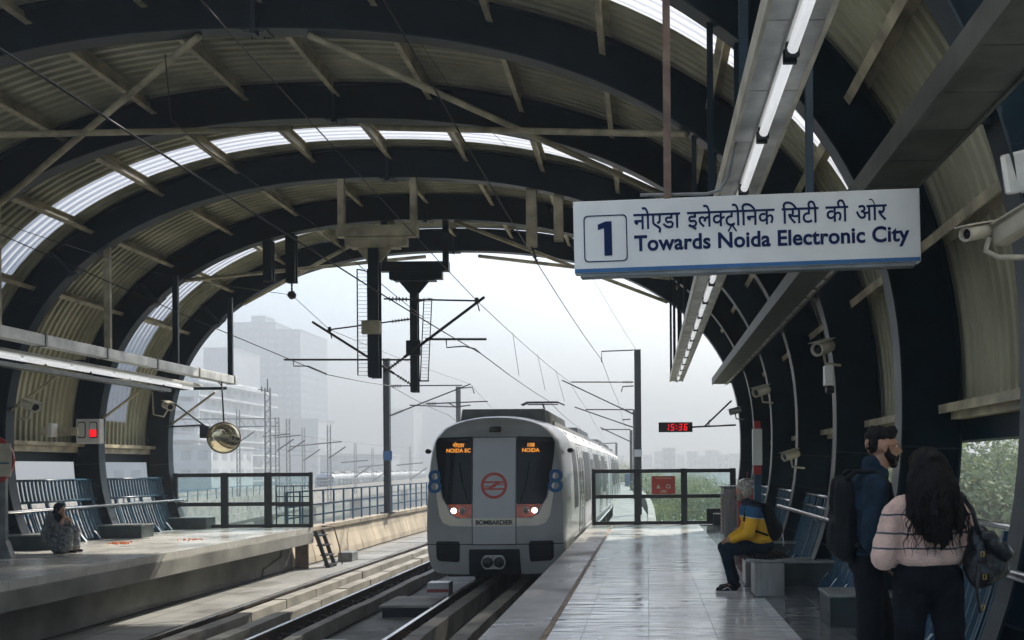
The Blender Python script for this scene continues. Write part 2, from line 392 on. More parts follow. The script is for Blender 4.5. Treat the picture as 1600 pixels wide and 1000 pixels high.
SL, SR = s_at_z(2.07), s_at_z(2.07, True)      # where the roof sheeting stops on either side

# ---------------------------------------------------------------- ground, platforms, track bed
g = MB(); n = 24
for i in range(n):
    for j in range(n):
        x0, x1 = -1300 + 2600 * i / n, -1300 + 2600 * (i + 1) / n; y0, y1 = -300 + 2100 * j / n, -300 + 2100 * (j + 1) / n
        g.face([(x0, y0, -9), (x1, y0, -9), (x1, y1, -9), (x0, y1, -9)])
struct('ground', g, 'earth')
PE, PL = -1.5, -8.8       # platform edges right, left
YB = -40
mb = MB(); mb.box(PE + .60, 1.32, YB, 25.15, -.25, 0); mb.build('platform_floor', 'tile', kind='structure')
mb = MB(); mb.box(1.325, 2.75, YB, 25.15, -.25, -.001); mb.build('platform_floor_dark_border', 'tile_dark', kind='structure')
mb = MB(); mb.box(PE, PE + .54, YB, 25.15, -.25, .0)
mb.build('platform_coping', tilemat('coping_stone_slabs', (.26, .25, .22), 1.2, .3, (.17, .165, .15), bump=.01, offx=3.0), kind='structure')
mb = MB(); mb.box(PE + .545, PE + .597, YB, 25.15, -.25, .004); mb.build('platform_joint_strip', 'joint', kind='structure')
mb = MB(); mb.box(PE + .35, 2.7, YB, 25.1, -1.3, -.255); mb.build('platform_wall', 'conc', kind='structure')
mb = MB(); mb.box(-13.1, PL, YB, 25.15, -.13, 0); mb.build('far_platform_floor', 'tile_left', kind='structure')
mb = MB(); mb.box(-13.1, PL + .02, YB, 25.18, -.42, -.135); mb.box(-13.1, PL - .5, YB, 25.1, -1.3, -.425)
mb.build('far_platform_wall', 'fascia', kind='structure', bevel=.01)
tb = MB(); tb.box(-13.1, 2.7, YB, 25.2, -1.55, -1.28); tb.box(-9.8, .2, 25.2, 420, -1.55, -1.281)
struct('track_bed', tb, 'darkconc')
mb = MB(); mb.box(-9.25, -7.9, YB, 25.3, -1.275, -1.10)
for k in range(90):
    y = 25.3 + k * 1.25; mb.box(-9.25, -7.9, y + .01, y + 1.24, -1.275, -1.10 + random.uniform(-.008, .008))
struct('trackside_walkway', mb, tilemat('cable_trough_covers', (.30, .30, .28), 1.1, .55, (.16, .16, .15), bump=.02, jw=.012))
XC1, XC2, GA = -6.58, -3.05, .76
lab = {(-1, 0): 'long steel rail beside the far platform, outer rail of the empty track', (1, 0): 'long steel rail of the empty track nearer the train, lined with dark clips',
       (-1, 1): 'steel rail under the left wheels of the train, shining on top', (1, 1): 'steel rail under the right wheels of the train, by the near platform'}
for ti, xc in enumerate((XC1, XC2)):
    for sd_ in (-1, 1):
        x = xc + sd_ * GA
        pl = MB(); pl.box(x - .26, x + .26, YB, 120, -1.279, -1.15); pl.build('rail_plinth', 'darkconc', kind='structure', bevel=.01)
        t = thing('rail', lab[(sd_, ti)], 'rail', (x, 0, -1.15), 'rails of the two tracks')
        r = MB(); r.box(x - .07, x + .07, YB, 240, -1.148, -1.128); r.box(x - .012, x + .012, YB, 240, -1.128, -.995); r.box(x - .036, x + .036, YB, 240, -.995, -.957)
        r.build('rail_web', 'rail', t)
        r = MB(); r.box(x - .033, x + .033, YB, 240, -.956, -.950); r.build('rail_head', 'railtop', t)
        f = MB(); y = 3.
        while y < 70:
            for q in (-1, 1):
                f.box(x + q * .10 - .08, x + q * .10 + .08, y - .08, y + .08, -1.149, -1.11); f.tube([(x + q * .13, y - .06, -1.10), (x + q * .07, y, -1.05), (x + q * .13, y + .06, -1.10)], .02, 6); f.tube([(x + q * .15, y, -1.12), (x + q * .15, y, -1.05)], .018, 6)
            y += .6
        f.build('rail_clips', 'fastener', t, kind='stuff')
def kerb(x0, x1, z1, y0, y1, label, L=1.6, m='kerb'):
    t = MB(); y = y0
    while y < y1:
        dz = random.uniform(-.012, .012); dx = random.uniform(-.008, .008)
        t.box(x0 + dx, x1 + dx, y + .012, min(y + L, y1) - .012, -1.27, z1 + dz); y += L
    o = t.build('guard_kerb', m, bevel=.008, label=label, category='kerb', group='concrete kerbs along the rails')
kerb(XC1 - GA + .30, XC1 - GA + .55, -.93, 2, 80, 'concrete block kerb just inside the outer rail of the empty track')
kerb(XC1 + GA - .55, XC1 + GA - .32, -.93, 2, 80, 'concrete block kerb inside the clipped rail, mid empty track')
kerb(XC1 + GA + .30, XC1 + GA + .48, -1.04, 2, 80, 'low concrete kerb between the two tracks')
kerb(XC2 - GA + .28, XC2 - GA + .53, -.93, 2, 60, 'concrete block kerb running under the middle of the train', 2.4)
kerb(XC2 + GA - .55, XC2 + GA - .30, -.93, 2, 60, 'concrete block kerb in shade beneath the near platform edge', 2.4)
rr2 = random.Random(9)
for x, z, lb_ in ((-9.2, -1.06, 'black cable lying along the wall foot of the far platform'), (-5.25, -1.25, 'dusty cable on the slab between the two tracks'), (-3.2 + .55, -1.25, 'slack cable beside the kerb under the train')):
    pts = []; y = 3.
    while y < 60: pts.append((x + rr2.uniform(-.03, .03), y, z + rr2.uniform(0, .012))); y += 1.3
    MB().tube(pts, .018, 6).build('track_cable', 'blackrub', label=lb_, category='cable', group='cables lying by the tracks')
b_ = MB()
for i in range(150):
    x, y, s_ = rr2.uniform(-8.8, -2.2), rr2.uniform(8, 30), rr2.uniform(.012, .04); b_.box(x - s_, x + s_, y - s_ * .7, y + s_ * .7, -1.279, -1.279 + s_ * rr2.uniform(.3, 1))
b_.build('track_litter', 'kerb', kind='stuff', label='loose stone chips and litter on the track slab')
for y, x in ((14.2, -4.75), (27.5, -8.6)):
    t = thing('trackside_box', 'low grey cable box between the tracks' if x > -5 else 'grey cable box on the trackside walkway beyond the steps', 'box', (x, y, -1.28))
    MB().box(x - .2, x + .2, y - .3, y + .3, -1.279 if x > -5 else -1.1, -1.06 if x > -5 else -.85).build('box_body', 'greysteel', t, bevel=.015)
# drain cover and striped marker box between the tracks
t = thing('drain_cover', 'grey slab cover lying on dark box between the tracks', 'cover', (-4.55, 18.6, -1.28))
MB().box(-5.0, -4.12, 18.0, 19.25, -1.28, -1.10).build('drain_box', 'black', t)
MB().box(-5.05, -4.06, 17.95, 19.3, -1.098, -1.05).build('slab', 'conc', t, bevel=.01)
t = thing('marker_box', 'white sloped marker box with red stripe in front of train', 'marker', (-4.5, 20.6, -1.28))
mb = MB(); mb.prism([(0, 0), (.5, 0), (.5, .34), (.12, .34)], (-4.72, 20.35, -1.27), (0, 1, 0), (0, 0, 1), (.47, 0, 0)); mb.build('box_body', 'white', t, bevel=.008)
def slope(a, b, u): return V((-4.72 + u, 20.35 + .12 * a - .004, -1.27 + .34 * a))
mb = MB(); mb.hexa([slope(.42, 0, .005), slope(.42, 0, .465), slope(.62, 0, .465), slope(.62, 0, .005)] + [p + V((0, .01, 0)) for p in (slope(.42, 0, .005), slope(.42, 0, .465), slope(.62, 0, .465), slope(.62, 0, .005))])
mb.build('red_stripe', 'red', t)

# ---------------------------------------------------------------- ribs
RL = ['far open end', 'second', 'third', 'fourth', 'fifth', 'sixth', 'seventh', 'eighth', 'ninth']
def rib_label(k): return ('dark navy steel arch rib at the far open end of the hall' if k == 0 else
                          'dark navy steel arch rib, %s counted from the far open end' % RL[k])
rib0 = thing('arch_rib', rib_label(0), 'arch rib', (AX, 25, 0), 'steel ribs of the vaulted hall')
sweep(MB(), 0, ARC, .018, DEP - .018, 24.99, 25.01, 110).build('web', 'navy_web', rib0)
sweep(MB(), 0, ARC, 0, .018, 24.875, 25.125, 110).build('inner_flange', 'navy', rib0)
sweep(MB(), 0, ARC, DEP - .018, DEP, 24.875, 25.125, 110).build('outer_flange', 'navy', rib0)
for s in [.55, 1.25, 1.75, ARC - .55, ARC - 1.25, ARC - 1.75]:
    sweep(MB(), s - .008, s + .008, .02, DEP - .02, 24.89, 24.99, 1).build('stiffener', 'navy', rib0)
for s in (ARC / 2, ARC * .235, ARC * .765):
    m_ = MB(); sweep(m_, s - .16, s + .16, -.02, -.002, 24.86, 25.14, 2); sweep(m_, s - .03, s + .03, -.07, DEP, 24.85, 24.988, 1)
    for q in (-.11, -.06, .06, .11):
        a = arch(s + q, -.035); m_.tube([(a[0], 24.9, a[1]), (a[0], 24.9, a[1] + .02)], .014, 6); m_.tube([(a[0], 25.1, a[1]), (a[0], 25.1, a[1] + .02)], .014, 6)
    m_.build('splice_plate', 'navy', rib0)
for k in range(1, 8): dup(rib0, (AX, RIBS[k], 0), rib_label(k))
# stone foot boxes at each rib
for side, nm in ((-1, 'far platform'), (1, 'near platform')):
    proto = None
    for k in range(0, 8):
        y = RIBS[k] - .05; xi = arch(0 if side < 0 else ARC)[0]
        x0, x1 = (xi - .35, xi + .62) if side < 0 else (xi - .30, xi + .5)
        lb = 'dark stone foot box with steel rim under the %s rib, %s' % (RL[k] if k else 'end', nm)
        if proto is None:
            proto = thing('foot_box', lb, 'foot box', ((x0 + x1) / 2, y, 0), 'stone boxes round the rib feet')
            MB().box(x0, x1, y - .27, y + .27, 0, .27).build('box_body', 'box_grn', proto, bevel=.006)
            MB().box(x0 - .012, x1 + .012, y - .282, y + .282, .272, .30).build('box_lid', 'stonebox_top', proto, bevel=.006)
        else: dup(proto, ((x0 + x1) / 2, y, 0), lb)

# ---------------------------------------------------------------- roof sheeting bays
SKY = {1: (.0, 0), 2: (.28, .95), 0: (.35, .9), 4: (0, 0), 5: (.55, 1.05)}
def corr(mb, s0, s1, ya, yb, pitch=.175, amp=.05, ns=70, off=DEP + .04, mi=0):
    ys = []; y = ya
    while y < yb - 1e-6:
        for f, a in ((0, 0), (.40, 0), (.50, 1), (.90, 1)):
            yy = y + f * pitch
            if yy < yb - 1e-3: ys.append((yy, a))
        y += pitch
    ys.append((yb, 0)); rows = []
    for i in range(ns + 1):
        s = s0 + (s1 - s0) * i / ns; rows.append([])
        for yy, a in ys:
            q = arch(s, off + a * amp); rows[-1].append(mb.bm.verts.new((q[0], yy, q[1])))
    for A, B in zip(rows, rows[1:]):
        for i in range(len(ys) - 1): mb.bm.faces.new((A[i], A[i + 1], B[i + 1], B[i])).material_index = mi
bayname = ['at the far open end', 'second from the far end', 'third from the far end', 'fourth from the far end', 'fifth from the far end', 'sixth from the far end', 'seventh from the far end', 'eighth from the far end']
for k in range(7):
    ya, yb = RIBS[k + 1], RIBS[k]
    t = thing('roof_bay', 'curved corrugated roof bay of olive sheeting with purlins, ' + bayname[k], 'roof', (AX, (ya + yb) / 2, 7), 'corrugated bays of the vaulted roof')
    sk = {2: (2.0, 2.68), 0: (1.2, 2.1), 4: (1.1, 2.1), 6: (.15, 3.0)}.get(k)
    m_ = MB()
    if k in (4, 5):
        c0, c1 = s_at_x(-9.0), s_at_x(.2)
        q = MB(); corr(q, c0, c1, ya, yb if k == 5 else ya + .95, off=DEP + .043); q.build('added_crown_skylight', 'added_skylight', t, smooth=20)  # unseen crown panels, added to let more daylight in
        if k == 5: corr(m_, SL, c0, ya, yb, ns=30); m_.build('sheeting', 'sheet', t, smooth=20); m_ = MB(); corr(m_, c1, SR, ya, yb, ns=40)
        else:
            corr(m_, SL, c0, ya, ya + sk[0], ns=30); corr(m_, c1, SR, ya, ya + sk[0], ns=40); corr(m_, SL, SR, ya + sk[1], yb)
            q = MB(); corr(q, SL + .6, SR - .6, ya + sk[0], ya + sk[1], off=DEP + .043, amp=.022); q.build('skylight_strip', 'skylight', t, smooth=20)
            corr(m_, SL, SL + .6, ya + sk[0], ya + sk[1], ns=4); corr(m_, SR - .6, SR, ya + sk[0], ya + sk[1], ns=4)
    elif sk:
        corr(m_, SL, SR, ya, ya + sk[0]); corr(m_, SL, SR, ya + sk[1], yb)
        if k == 0: pass
        q = MB(); corr(q, SL + .6, SR - .6, ya + sk[0], ya + sk[1], off=DEP + .043, amp=.022)
        corr(m_, SL, SL + .6, ya + sk[0], ya + sk[1], ns=4); corr(m_, SR - .6, SR, ya + sk[0], ya + sk[1], ns=4)
        q.build('skylight_strip', 'added_skylight' if k == 6 else 'skylight', t, smooth=20)  # the unseen nearest bay is made translucent to add daylight below
    else: corr(m_, SL, SR, ya, yb)
    m_.build('sheeting', 'sheet', t, smooth=20)
    npur = 15; ss = [SL + (SR - SL) * i / (npur - 1) for i in range(npur)]
    for s in ss:
        m_ = MB(); sweep(m_, s - .005, s + .005, DEP - .20, DEP + .03, ya + .02, yb - .02, 1)
        sweep(m_, s + .005, s + .075, DEP + .018, DEP + .028, ya + .02, yb - .02, 1); sweep(m_, s + .005, s + .075, DEP - .20, DEP - .188, ya + .02, yb - .02, 1)
        m_.build('purlin', 'purlin', t)
    for s, sgn in ((SL, 1), (SR, -1)):
        m_ = MB(); a = arch(s, DEP - .06); m_.box(a[0] - .06, a[0] + .06, ya + .14, yb - .14, a[1] - .14, a[1] - .01); m_.build('edge_trim', 'purlin', t)
        a = arch(s, DEP + .16); x0 = a[0]
        m_ = MB(); m_.box(x0 - .16, x0 + .16, ya + .03, yb - .03, a[1] - .34, a[1] - .12); m_.build('gutter', 'navy', t)
# diagonal pipe braces
def pipe(a, b, r, m, label, cat='brace', name='pipe_brace', grp='pipe braces under the roof'):
    return MB().tube([a, b], r, 10).build(name, m, label=label, category=cat, group=grp)
for k, nm in ((4, 'mid hall'), (1, 'far end')):
    k0 = k; yN, yF = RIBS[k0], RIBS[k0 - 1]
    if k == 4: yN, yF = RIBS[4], RIBS[3]
    else: yN, yF = RIBS[1], RIBS[0]
    for x0, x1, sd_ in ((-10.5, -5.75, 'left'), (.55, -4.35, 'right')):
        def ap(x, y, o=-.02):
            q = arch(s_at_x(x), o); return (q[0], y, q[1])
        pipe(ap(x1, yN), ap(x0, yF), .045, 'purlin', 'olive pipe brace, rising towards the viewer, %s of crown, %s' % (sd_, nm))
        pipe(ap(x0, yN), ap(x1, yF, -.11), .045, 'purlin', 'olive pipe brace, rising away, %s of crown, %s' % (sd_, nm))

# ---------------------------------------------------------------- slatted railings between rib feet
def railing(k, side):
    ya, yb = RIBS[k + 1] + .16, RIBS[k] - .16
    sfn = (lambda z: s_at_z(z)) if side < 0 else (lambda z: s_at_z(z, True))
    lb = 'navy curved slat railing between rib feet, %s side, bay %s' % ('left' if side < 0 else 'right', bayname[k])
    xx = arch(sfn(0.1), .15)[0]
    t = thing('slat_railing', lb, 'railing', (xx, (ya + yb) / 2, 0), 'slatted railings between the ribs')
    off = .20
    for z0, z1, nm in (((.10, .74, 'lower_slats'), (.92, 1.34, 'upper_slats')) if side < 0 else ((.10, .92, 'slats'),)):
        m_ = MB(); n = int((yb - ya) / .125); s0, s1 = sfn(z0), sfn(z1)
        for i in range(n + 1):
            y = ya + (yb - ya) * i / n; sweep(m_, s0, s1, off, off + .045, y - .012, y + .012, 6)
        m_.build(nm, 'navy_rail', t)
    m_ = MB(); n = int((yb - ya) / .5); s0, s1 = sfn(.0), sfn(.92 if side < 0 else 1.07)
    for i in range(n + 1):
        y = ya + (yb - ya) * i / n; sweep(MB(), s0, s1, off - .01, off + .055, y - .02, y + .02, 8).build('upright', 'navy_rail', t)
    for z in ((.10, .74, .92, 1.34) if side < 0 else (.10, .93, 1.09)):
        q = arch(sfn(z), off - .025); MB().tube([(q[0], ya - .05, q[1]), (q[0], yb + .05, q[1])], .024, 8).build('rail_tube', 'chrome' if side > 0 else 'navy_rail', t)
    m_ = MB(); n = 5
    for i in range(n + 1):
        y = ya + (yb - ya) * i / n; q = arch(sfn(.02), off); sg = -side
        m_ = MB(); m_.prism([(0, 0), (.16 * sg, 0), (0, .2)], (q[0], y - .03, 0), (1, 0, 0), (0, 0, 1), (0, .06, 0)); m_.build('foot_bracket', 'navy_rail', t)
for k in range(0, 8):
    railing(k, -1) if k < 5 else None
    railing(k, 1)
# long handrails
def handrail(x, z, y0, y1, label, r=.03, posts=()):
    t = thing('handrail', label, 'handrail', (x, (y0 + y1) / 2, 0), 'handrails along the platforms')
    MB().tube([(x, y0, z), (x, y1, z)], r, 12).build('rail_tube', 'chrome', t)
    for y in posts:
        q = arch(s_at_z(z, x > 0), .05); MB().tube([(x, y, z), (x + (.05 if x > 0 else -.05), y, z - .06), (q[0], y, z - .08)], .014, 6).build('bracket', 'chrome', t)
handrail(2.12, .86, 1.5, 15.6, 'stainless handrail along the right wall behind the people', .032, RIBS[3:8])
handrail(-12.0, .75, 14.0, 24.8, 'pale tubular handrail along the left wall above the seated woman', .03, RIBS[0:4])
def gridded(me, step=.06):
    bm = bmesh.new(); bm.from_mesh(me)
    for ax in (0, 1):
        cs = [v.co[ax] for v in bm.verts]; lo, hi = min(cs), max(cs); n = int((hi - lo) / step); no = V((1, 0, 0)) if ax == 0 else V((0, 1, 0))
        for i in range(1, n + 1): bmesh.ops.bisect_plane(bm, geom=bm.verts[:] + bm.edges[:] + bm.faces[:], plane_co=no * (lo + (hi - lo) * i / (n + 1)), plane_no=no)
    bm.to_mesh(me); bm.free(); return me
# ---------------------------------------------------------------- metro train
TY = 19.0
F_OUT = [(0, 2.53), (.27, 2.52), (.53, 2.48), (.78, 2.41), (.97, 2.31), (1.10, 2.18), (1.19, 2.02), (1.25, 1.8), (1.31, 1.4), (1.345, .9), (1.36, .4), (1.355, 0), (1.335, -.25), (1.28, -.46), (1.16, -.58), (.7, -.61), (0, -.61)]
B_OUT = [(0, 2.60), (.3, 2.59), (.6, 2.55), (.9, 2.47), (1.12, 2.36), (1.27, 2.2), (1.36, 2.04), (1.40, 1.8), (1.44, 1.4), (1.46, .9), (1.455, .4), (1.44, 0), (1.43, -.15), (1.42, -.25), (1.40, -.3), (.7, -.3), (0, -.3)]
def dens(o, n=3):
    out = []
    for i in range(len(o) - 1):
        p0 = o[max(i - 1, 0)]; p1, p2 = o[i], o[i + 1]; p3 = o[min(i + 2, len(o) - 1)]
        for k in range(n):
            t = k / n
            out.append(tuple(.5 * ((2 * p1[j]) + (-p0[j] + p2[j]) * t + (2 * p0[j] - 5 * p1[j] + 4 * p2[j] - p3[j]) * t * t + (-p0[j] + 3 * p1[j] - 3 * p2[j] + p3[j]) * t ** 3) for j in (0, 1)))
    out.append(o[-1]); return out
FH, BH = dens(F_OUT), dens(B_OUT)
def full(h): return h + [(-x, z) for x, z in h[-2:0:-1]]
FF, BB = full(FH), full(BH)
def face_y(x, z):
    y = .15 * (abs(x) / 1.36) ** 2.6
    if z > .5: y += (z - .5) * .085
    if z > 1.95: y += (z - 1.95) ** 2 * .9
    if z < 0: y += z * z * .35
    return y
def side_x(z):
    for a, b in zip(BH, BH[1:]):
        if b[1] <= z <= a[1]: return a[0] + (b[0] - a[0]) * (a[1] - z) / max(1e-6, a[1] - b[1])
    return 1.4
def rounded(poly, r=.05, n=4):
    out = []; N = len(poly)
    for i in range(N):
        p, a, b = V(poly[i]), V(poly[i - 1]), V(poly[(i + 1) % N])
        da, db = (a - p), (b - p); rr = min(r, da.length * .45, db.length * .45)
        A, B = p + da.normalized() * rr, p + db.normalized() * rr
        for k in range(n + 1):
            t = k / n; out.append(tuple(A * (1 - t) ** 2 + p * 2 * t * (1 - t) + B * t * t))
    return out
def mapped(poly, fn, thick=.006, grid=.09):
    """flat outline cut into a grid and laid on a curved surface fn(x, z, off) with a small thickness"""
    bm = bmesh.new(); bm.faces.new([bm.verts.new((x, 0, z)) for x, z in poly])
    xs = [p[0] for p in poly]; zs = [p[1] for p in poly]
    for lo, hi, no in ((min(xs), max(xs), (1, 0, 0)), (min(zs), max(zs), (0, 0, 1))):
        n = int((hi - lo) / grid)
        for i in range(1, n + 1):
            c = lo + (hi - lo) * i / (n + 1); bmesh.ops.bisect_plane(bm, geom=bm.verts[:] + bm.edges[:] + bm.faces[:], plane_co=V(no) * c, plane_no=no)
    g = bmesh.ops.extrude_face_region(bm, geom=bm.faces[:])
    top = {e for e in g['geom'] if isinstance(e, bmesh.types.BMVert)}
    for v in bm.verts: v.co = fn(v.co.x, v.co.z, thick if v in top else -.01)
    me = bpy.data.meshes.new('patch'); bm.to_mesh(me); bm.free(); return me
def mapmesh(me, fn, off=.004, ox=0, oz=0, mirror=1):
    gridded(me)
    for v in me.vertices: v.co = fn(v.co.x * mirror + ox, v.co.y + oz, off)
    return me
FR = lambda x, z, o: V((x, face_y(x, z) - o, z))
def put(me, name, m, parent, smooth=30, **pr):
    mb = MB(); mb.add(me); return mb.build(name, m, parent, smooth=smooth, local=True, **pr)
def disc_poly(cx, cz, r, n=28, rz=None): return [(cx + r * math.cos(2 * math.pi * i / n), cz + (rz or r) * math.sin(2 * math.pi * i / n)) for i in range(n)]

train = thing('metro_train', 'long silver metro train with lit head lamps and red round emblem entering the station', 'train', (XC2, TY, -.95))
WORLD[train.name] = V((XC2, TY, 0)); train.location.z = 0
LEN = 21.6
def car_body(lead):
    mb = MB(); rings = []
    if lead:
        st = [(0, 0), (.03, .08), (.08, .2), (.18, .38), (.34, .58), (.6, .76), (1.0, .9), (1.6, 1.)]
        for y, k in st:
            kk = k
            rings.append([mb.bm.verts.new((f[0] * (1 - kk) + b[0] * kk, face_y(f[0], f[1]) * (1 - min(1, y / 1.6)) + y, f[1] * (1 - kk) + b[1] * kk)) for f, b in zip(FF, BB)])
    else: rings.append([mb.bm.verts.new((b[0], 0, b[1])) for b in BB])
    for y in (6, 11, 16, LEN): rings.append([mb.bm.verts.new((b[0], y, b[1])) for b in BB])
    N = len(BB)
    for A, B in zip(rings, rings[1:]):
        for k in range(N): mb.bm.faces.new((A[k], A[(k + 1) % N], B[(k + 1) % N], B[k]))
    if lead:
        prev = rings[0]
        for q in (.9, .78, .62, .45, .28, .12):
            cur = [mb.bm.verts.new(FR(f[0] * q, .9 + (f[1] - .9) * q, 0)) for f in FF]
            for k in range(N): mb.bm.faces.new((prev[(k + 1) % N], prev[k], cur[k], cur[(k + 1) % N]))
            prev = cur
        mb.bm.faces.new(prev)
    else: mb.bm.faces.new(rings[0])
    mb.bm.faces.new(rings[-1])
    return mb
SD = {1: (lambda u, z, o: V((side_x(z) + o, u, z))), -1: (lambda u, z, o: V((-side_x(z) - o, u, z)))}
def dress_car(car, lead):
    doors = [4.3, 9.1, 13.9, 18.7] if lead else [2.9, 8.1, 13.3, 18.5]
    for sg in (1, -1):
        fn = SD[sg]
        for d in doors:
            fr = put(mapped(rounded([(d - .92, .0), (d + .92, .0), (d + .92, 2.06), (d - .92, 2.06)], .06), fn, .004, .3), 'door_frame', 'blackrub', car)
            for q in (-1, 1):
                dr = put(mapped([(d + q * .39 - .335, .02), (d + q * .39 + .335, .02), (d + q * .39 + .335, 2.0), (d + q * .39 - .335, 2.0)], fn, .0065, .25), 'door', 't_side', car)
                put(mapped(rounded([(d + q * .39 - .2, .85), (d + q * .39 + .2, .85), (d + q * .39 + .2, 1.75), (d + q * .39 - .2, 1.75)], .06), fn, .009, .25), 'door_window', 'sideglass', dr)
        gaps = [(a + 1.25, b - 1.25) for a, b in zip(doors, doors[1:])]
        if lead: gaps = [(1.9, 2.9)] + gaps
        for a, b in gaps:
            put(mapped(rounded([(a - .05, .62), (b + .05, .62), (b + .05, 1.92), (a - .05, 1.92)], .08), fn, .006, .25), 'window', 'sideglass', car)
        put(mapped([(2 if lead else .1, 2.09), (LEN - .1, 2.09), (LEN - .1, 2.2), (2 if lead else .1, 2.2)], fn, .006, .6), 'cant_rail_strip', 't_cream', car)
        for i in range(7):
            u = 2.6 + i * 3.0; put(mapped(disc_poly(u, 2.30, .14, 14, .05), fn, .012, .3), 'roof_vent', 'blackrub', car)
        put(mapped([(2 if lead else .1, -.04), (LEN - .1, -.04), (LEN - .1, .0), (2 if lead else .1, .0)], fn, .02, .8), 'sill', 'chrome', car)
        m_ = MB(); y = 1.9 if lead else .3
        while y < LEN - .4:
            if not (2.2 < y < 4.6 or LEN - 4.8 < y < LEN - 2.2):
                m_.box(sg * 1.02 - .3, sg * 1.02 + .3, y, min(y + 1.5, LEN - .3), -.85, -.305)
            y += 1.65
        m_.build('underfloor_box', 't_dark', car, bevel=.02, local=True)
    for y0 in (2.1, LEN - 5.0):
        m_ = MB()
        for a in (.45, 2.45):
            for q in (-1, 1):
                m_.lathe([(.02, -.07), (.42, -.07), (.44, -.05), (.41, .06), (.02, .06)], (q * .76, y0 + a, -.53), (1, 0, 0), 24)
            m_.tube([(-.8, y0 + a, -.53), (.8, y0 + a, -.53)], .07, 10)
        for q in (-1, 1): m_.box(q * 1.02 - .07, q * 1.02 + .07, y0 + .1, y0 + 2.8, -.62, -.42)
        m_.box(-.9, .9, y0 + 1.2, y0 + 1.7, -.5, -.31)
        m_.build('bogie', 'rail', car, local=True)
    for i, y0 in enumerate((1.35, 10.9)):
        m_ = MB(); p = [(-.92, 2.4), (.92, 2.4), (.88, 2.76), (-.88, 2.76)]
        L = 4.6
        for a, b in ((0, L * .42), (L * .44, L)):
            m_.prism(p, (0, y0 + a, 0), (1, 0, 0), (0, 0, 1), (0, b - a, 0))
        u = m_.build('roof_unit', 't_roof', car, bevel=.03, local=True)
        for q in (-1, 1):
          m_ = MB(); y = y0 + .15
          while y < y0 + L - .1:
            m_.hexa([(q * .925, y, 2.5), (q * .945, y + .03, 2.5), (q * .945, y + .06, 2.5), (q * .925, y + .07, 2.5), (q * .895, y, 2.73), (q * .91, y + .03, 2.73), (q * .91, y + .06, 2.73), (q * .895, y + .07, 2.73)])
            y += .13
          m_.build('unit_louvres', 't_roof', car, local=True)
    m_ = MB()
    for q in (-1, 1): m_.box(q * 1.0 - .02, q * 1.0 + .02, 2 if lead else .3, LEN - .3, 2.42, 2.52)
    m_.build('roof_fairing', 't_roof', car, local=True)
car = car_body(True).build('lead_car', 't_grey', train, smooth=35, local=True)
dress_car(car, True)
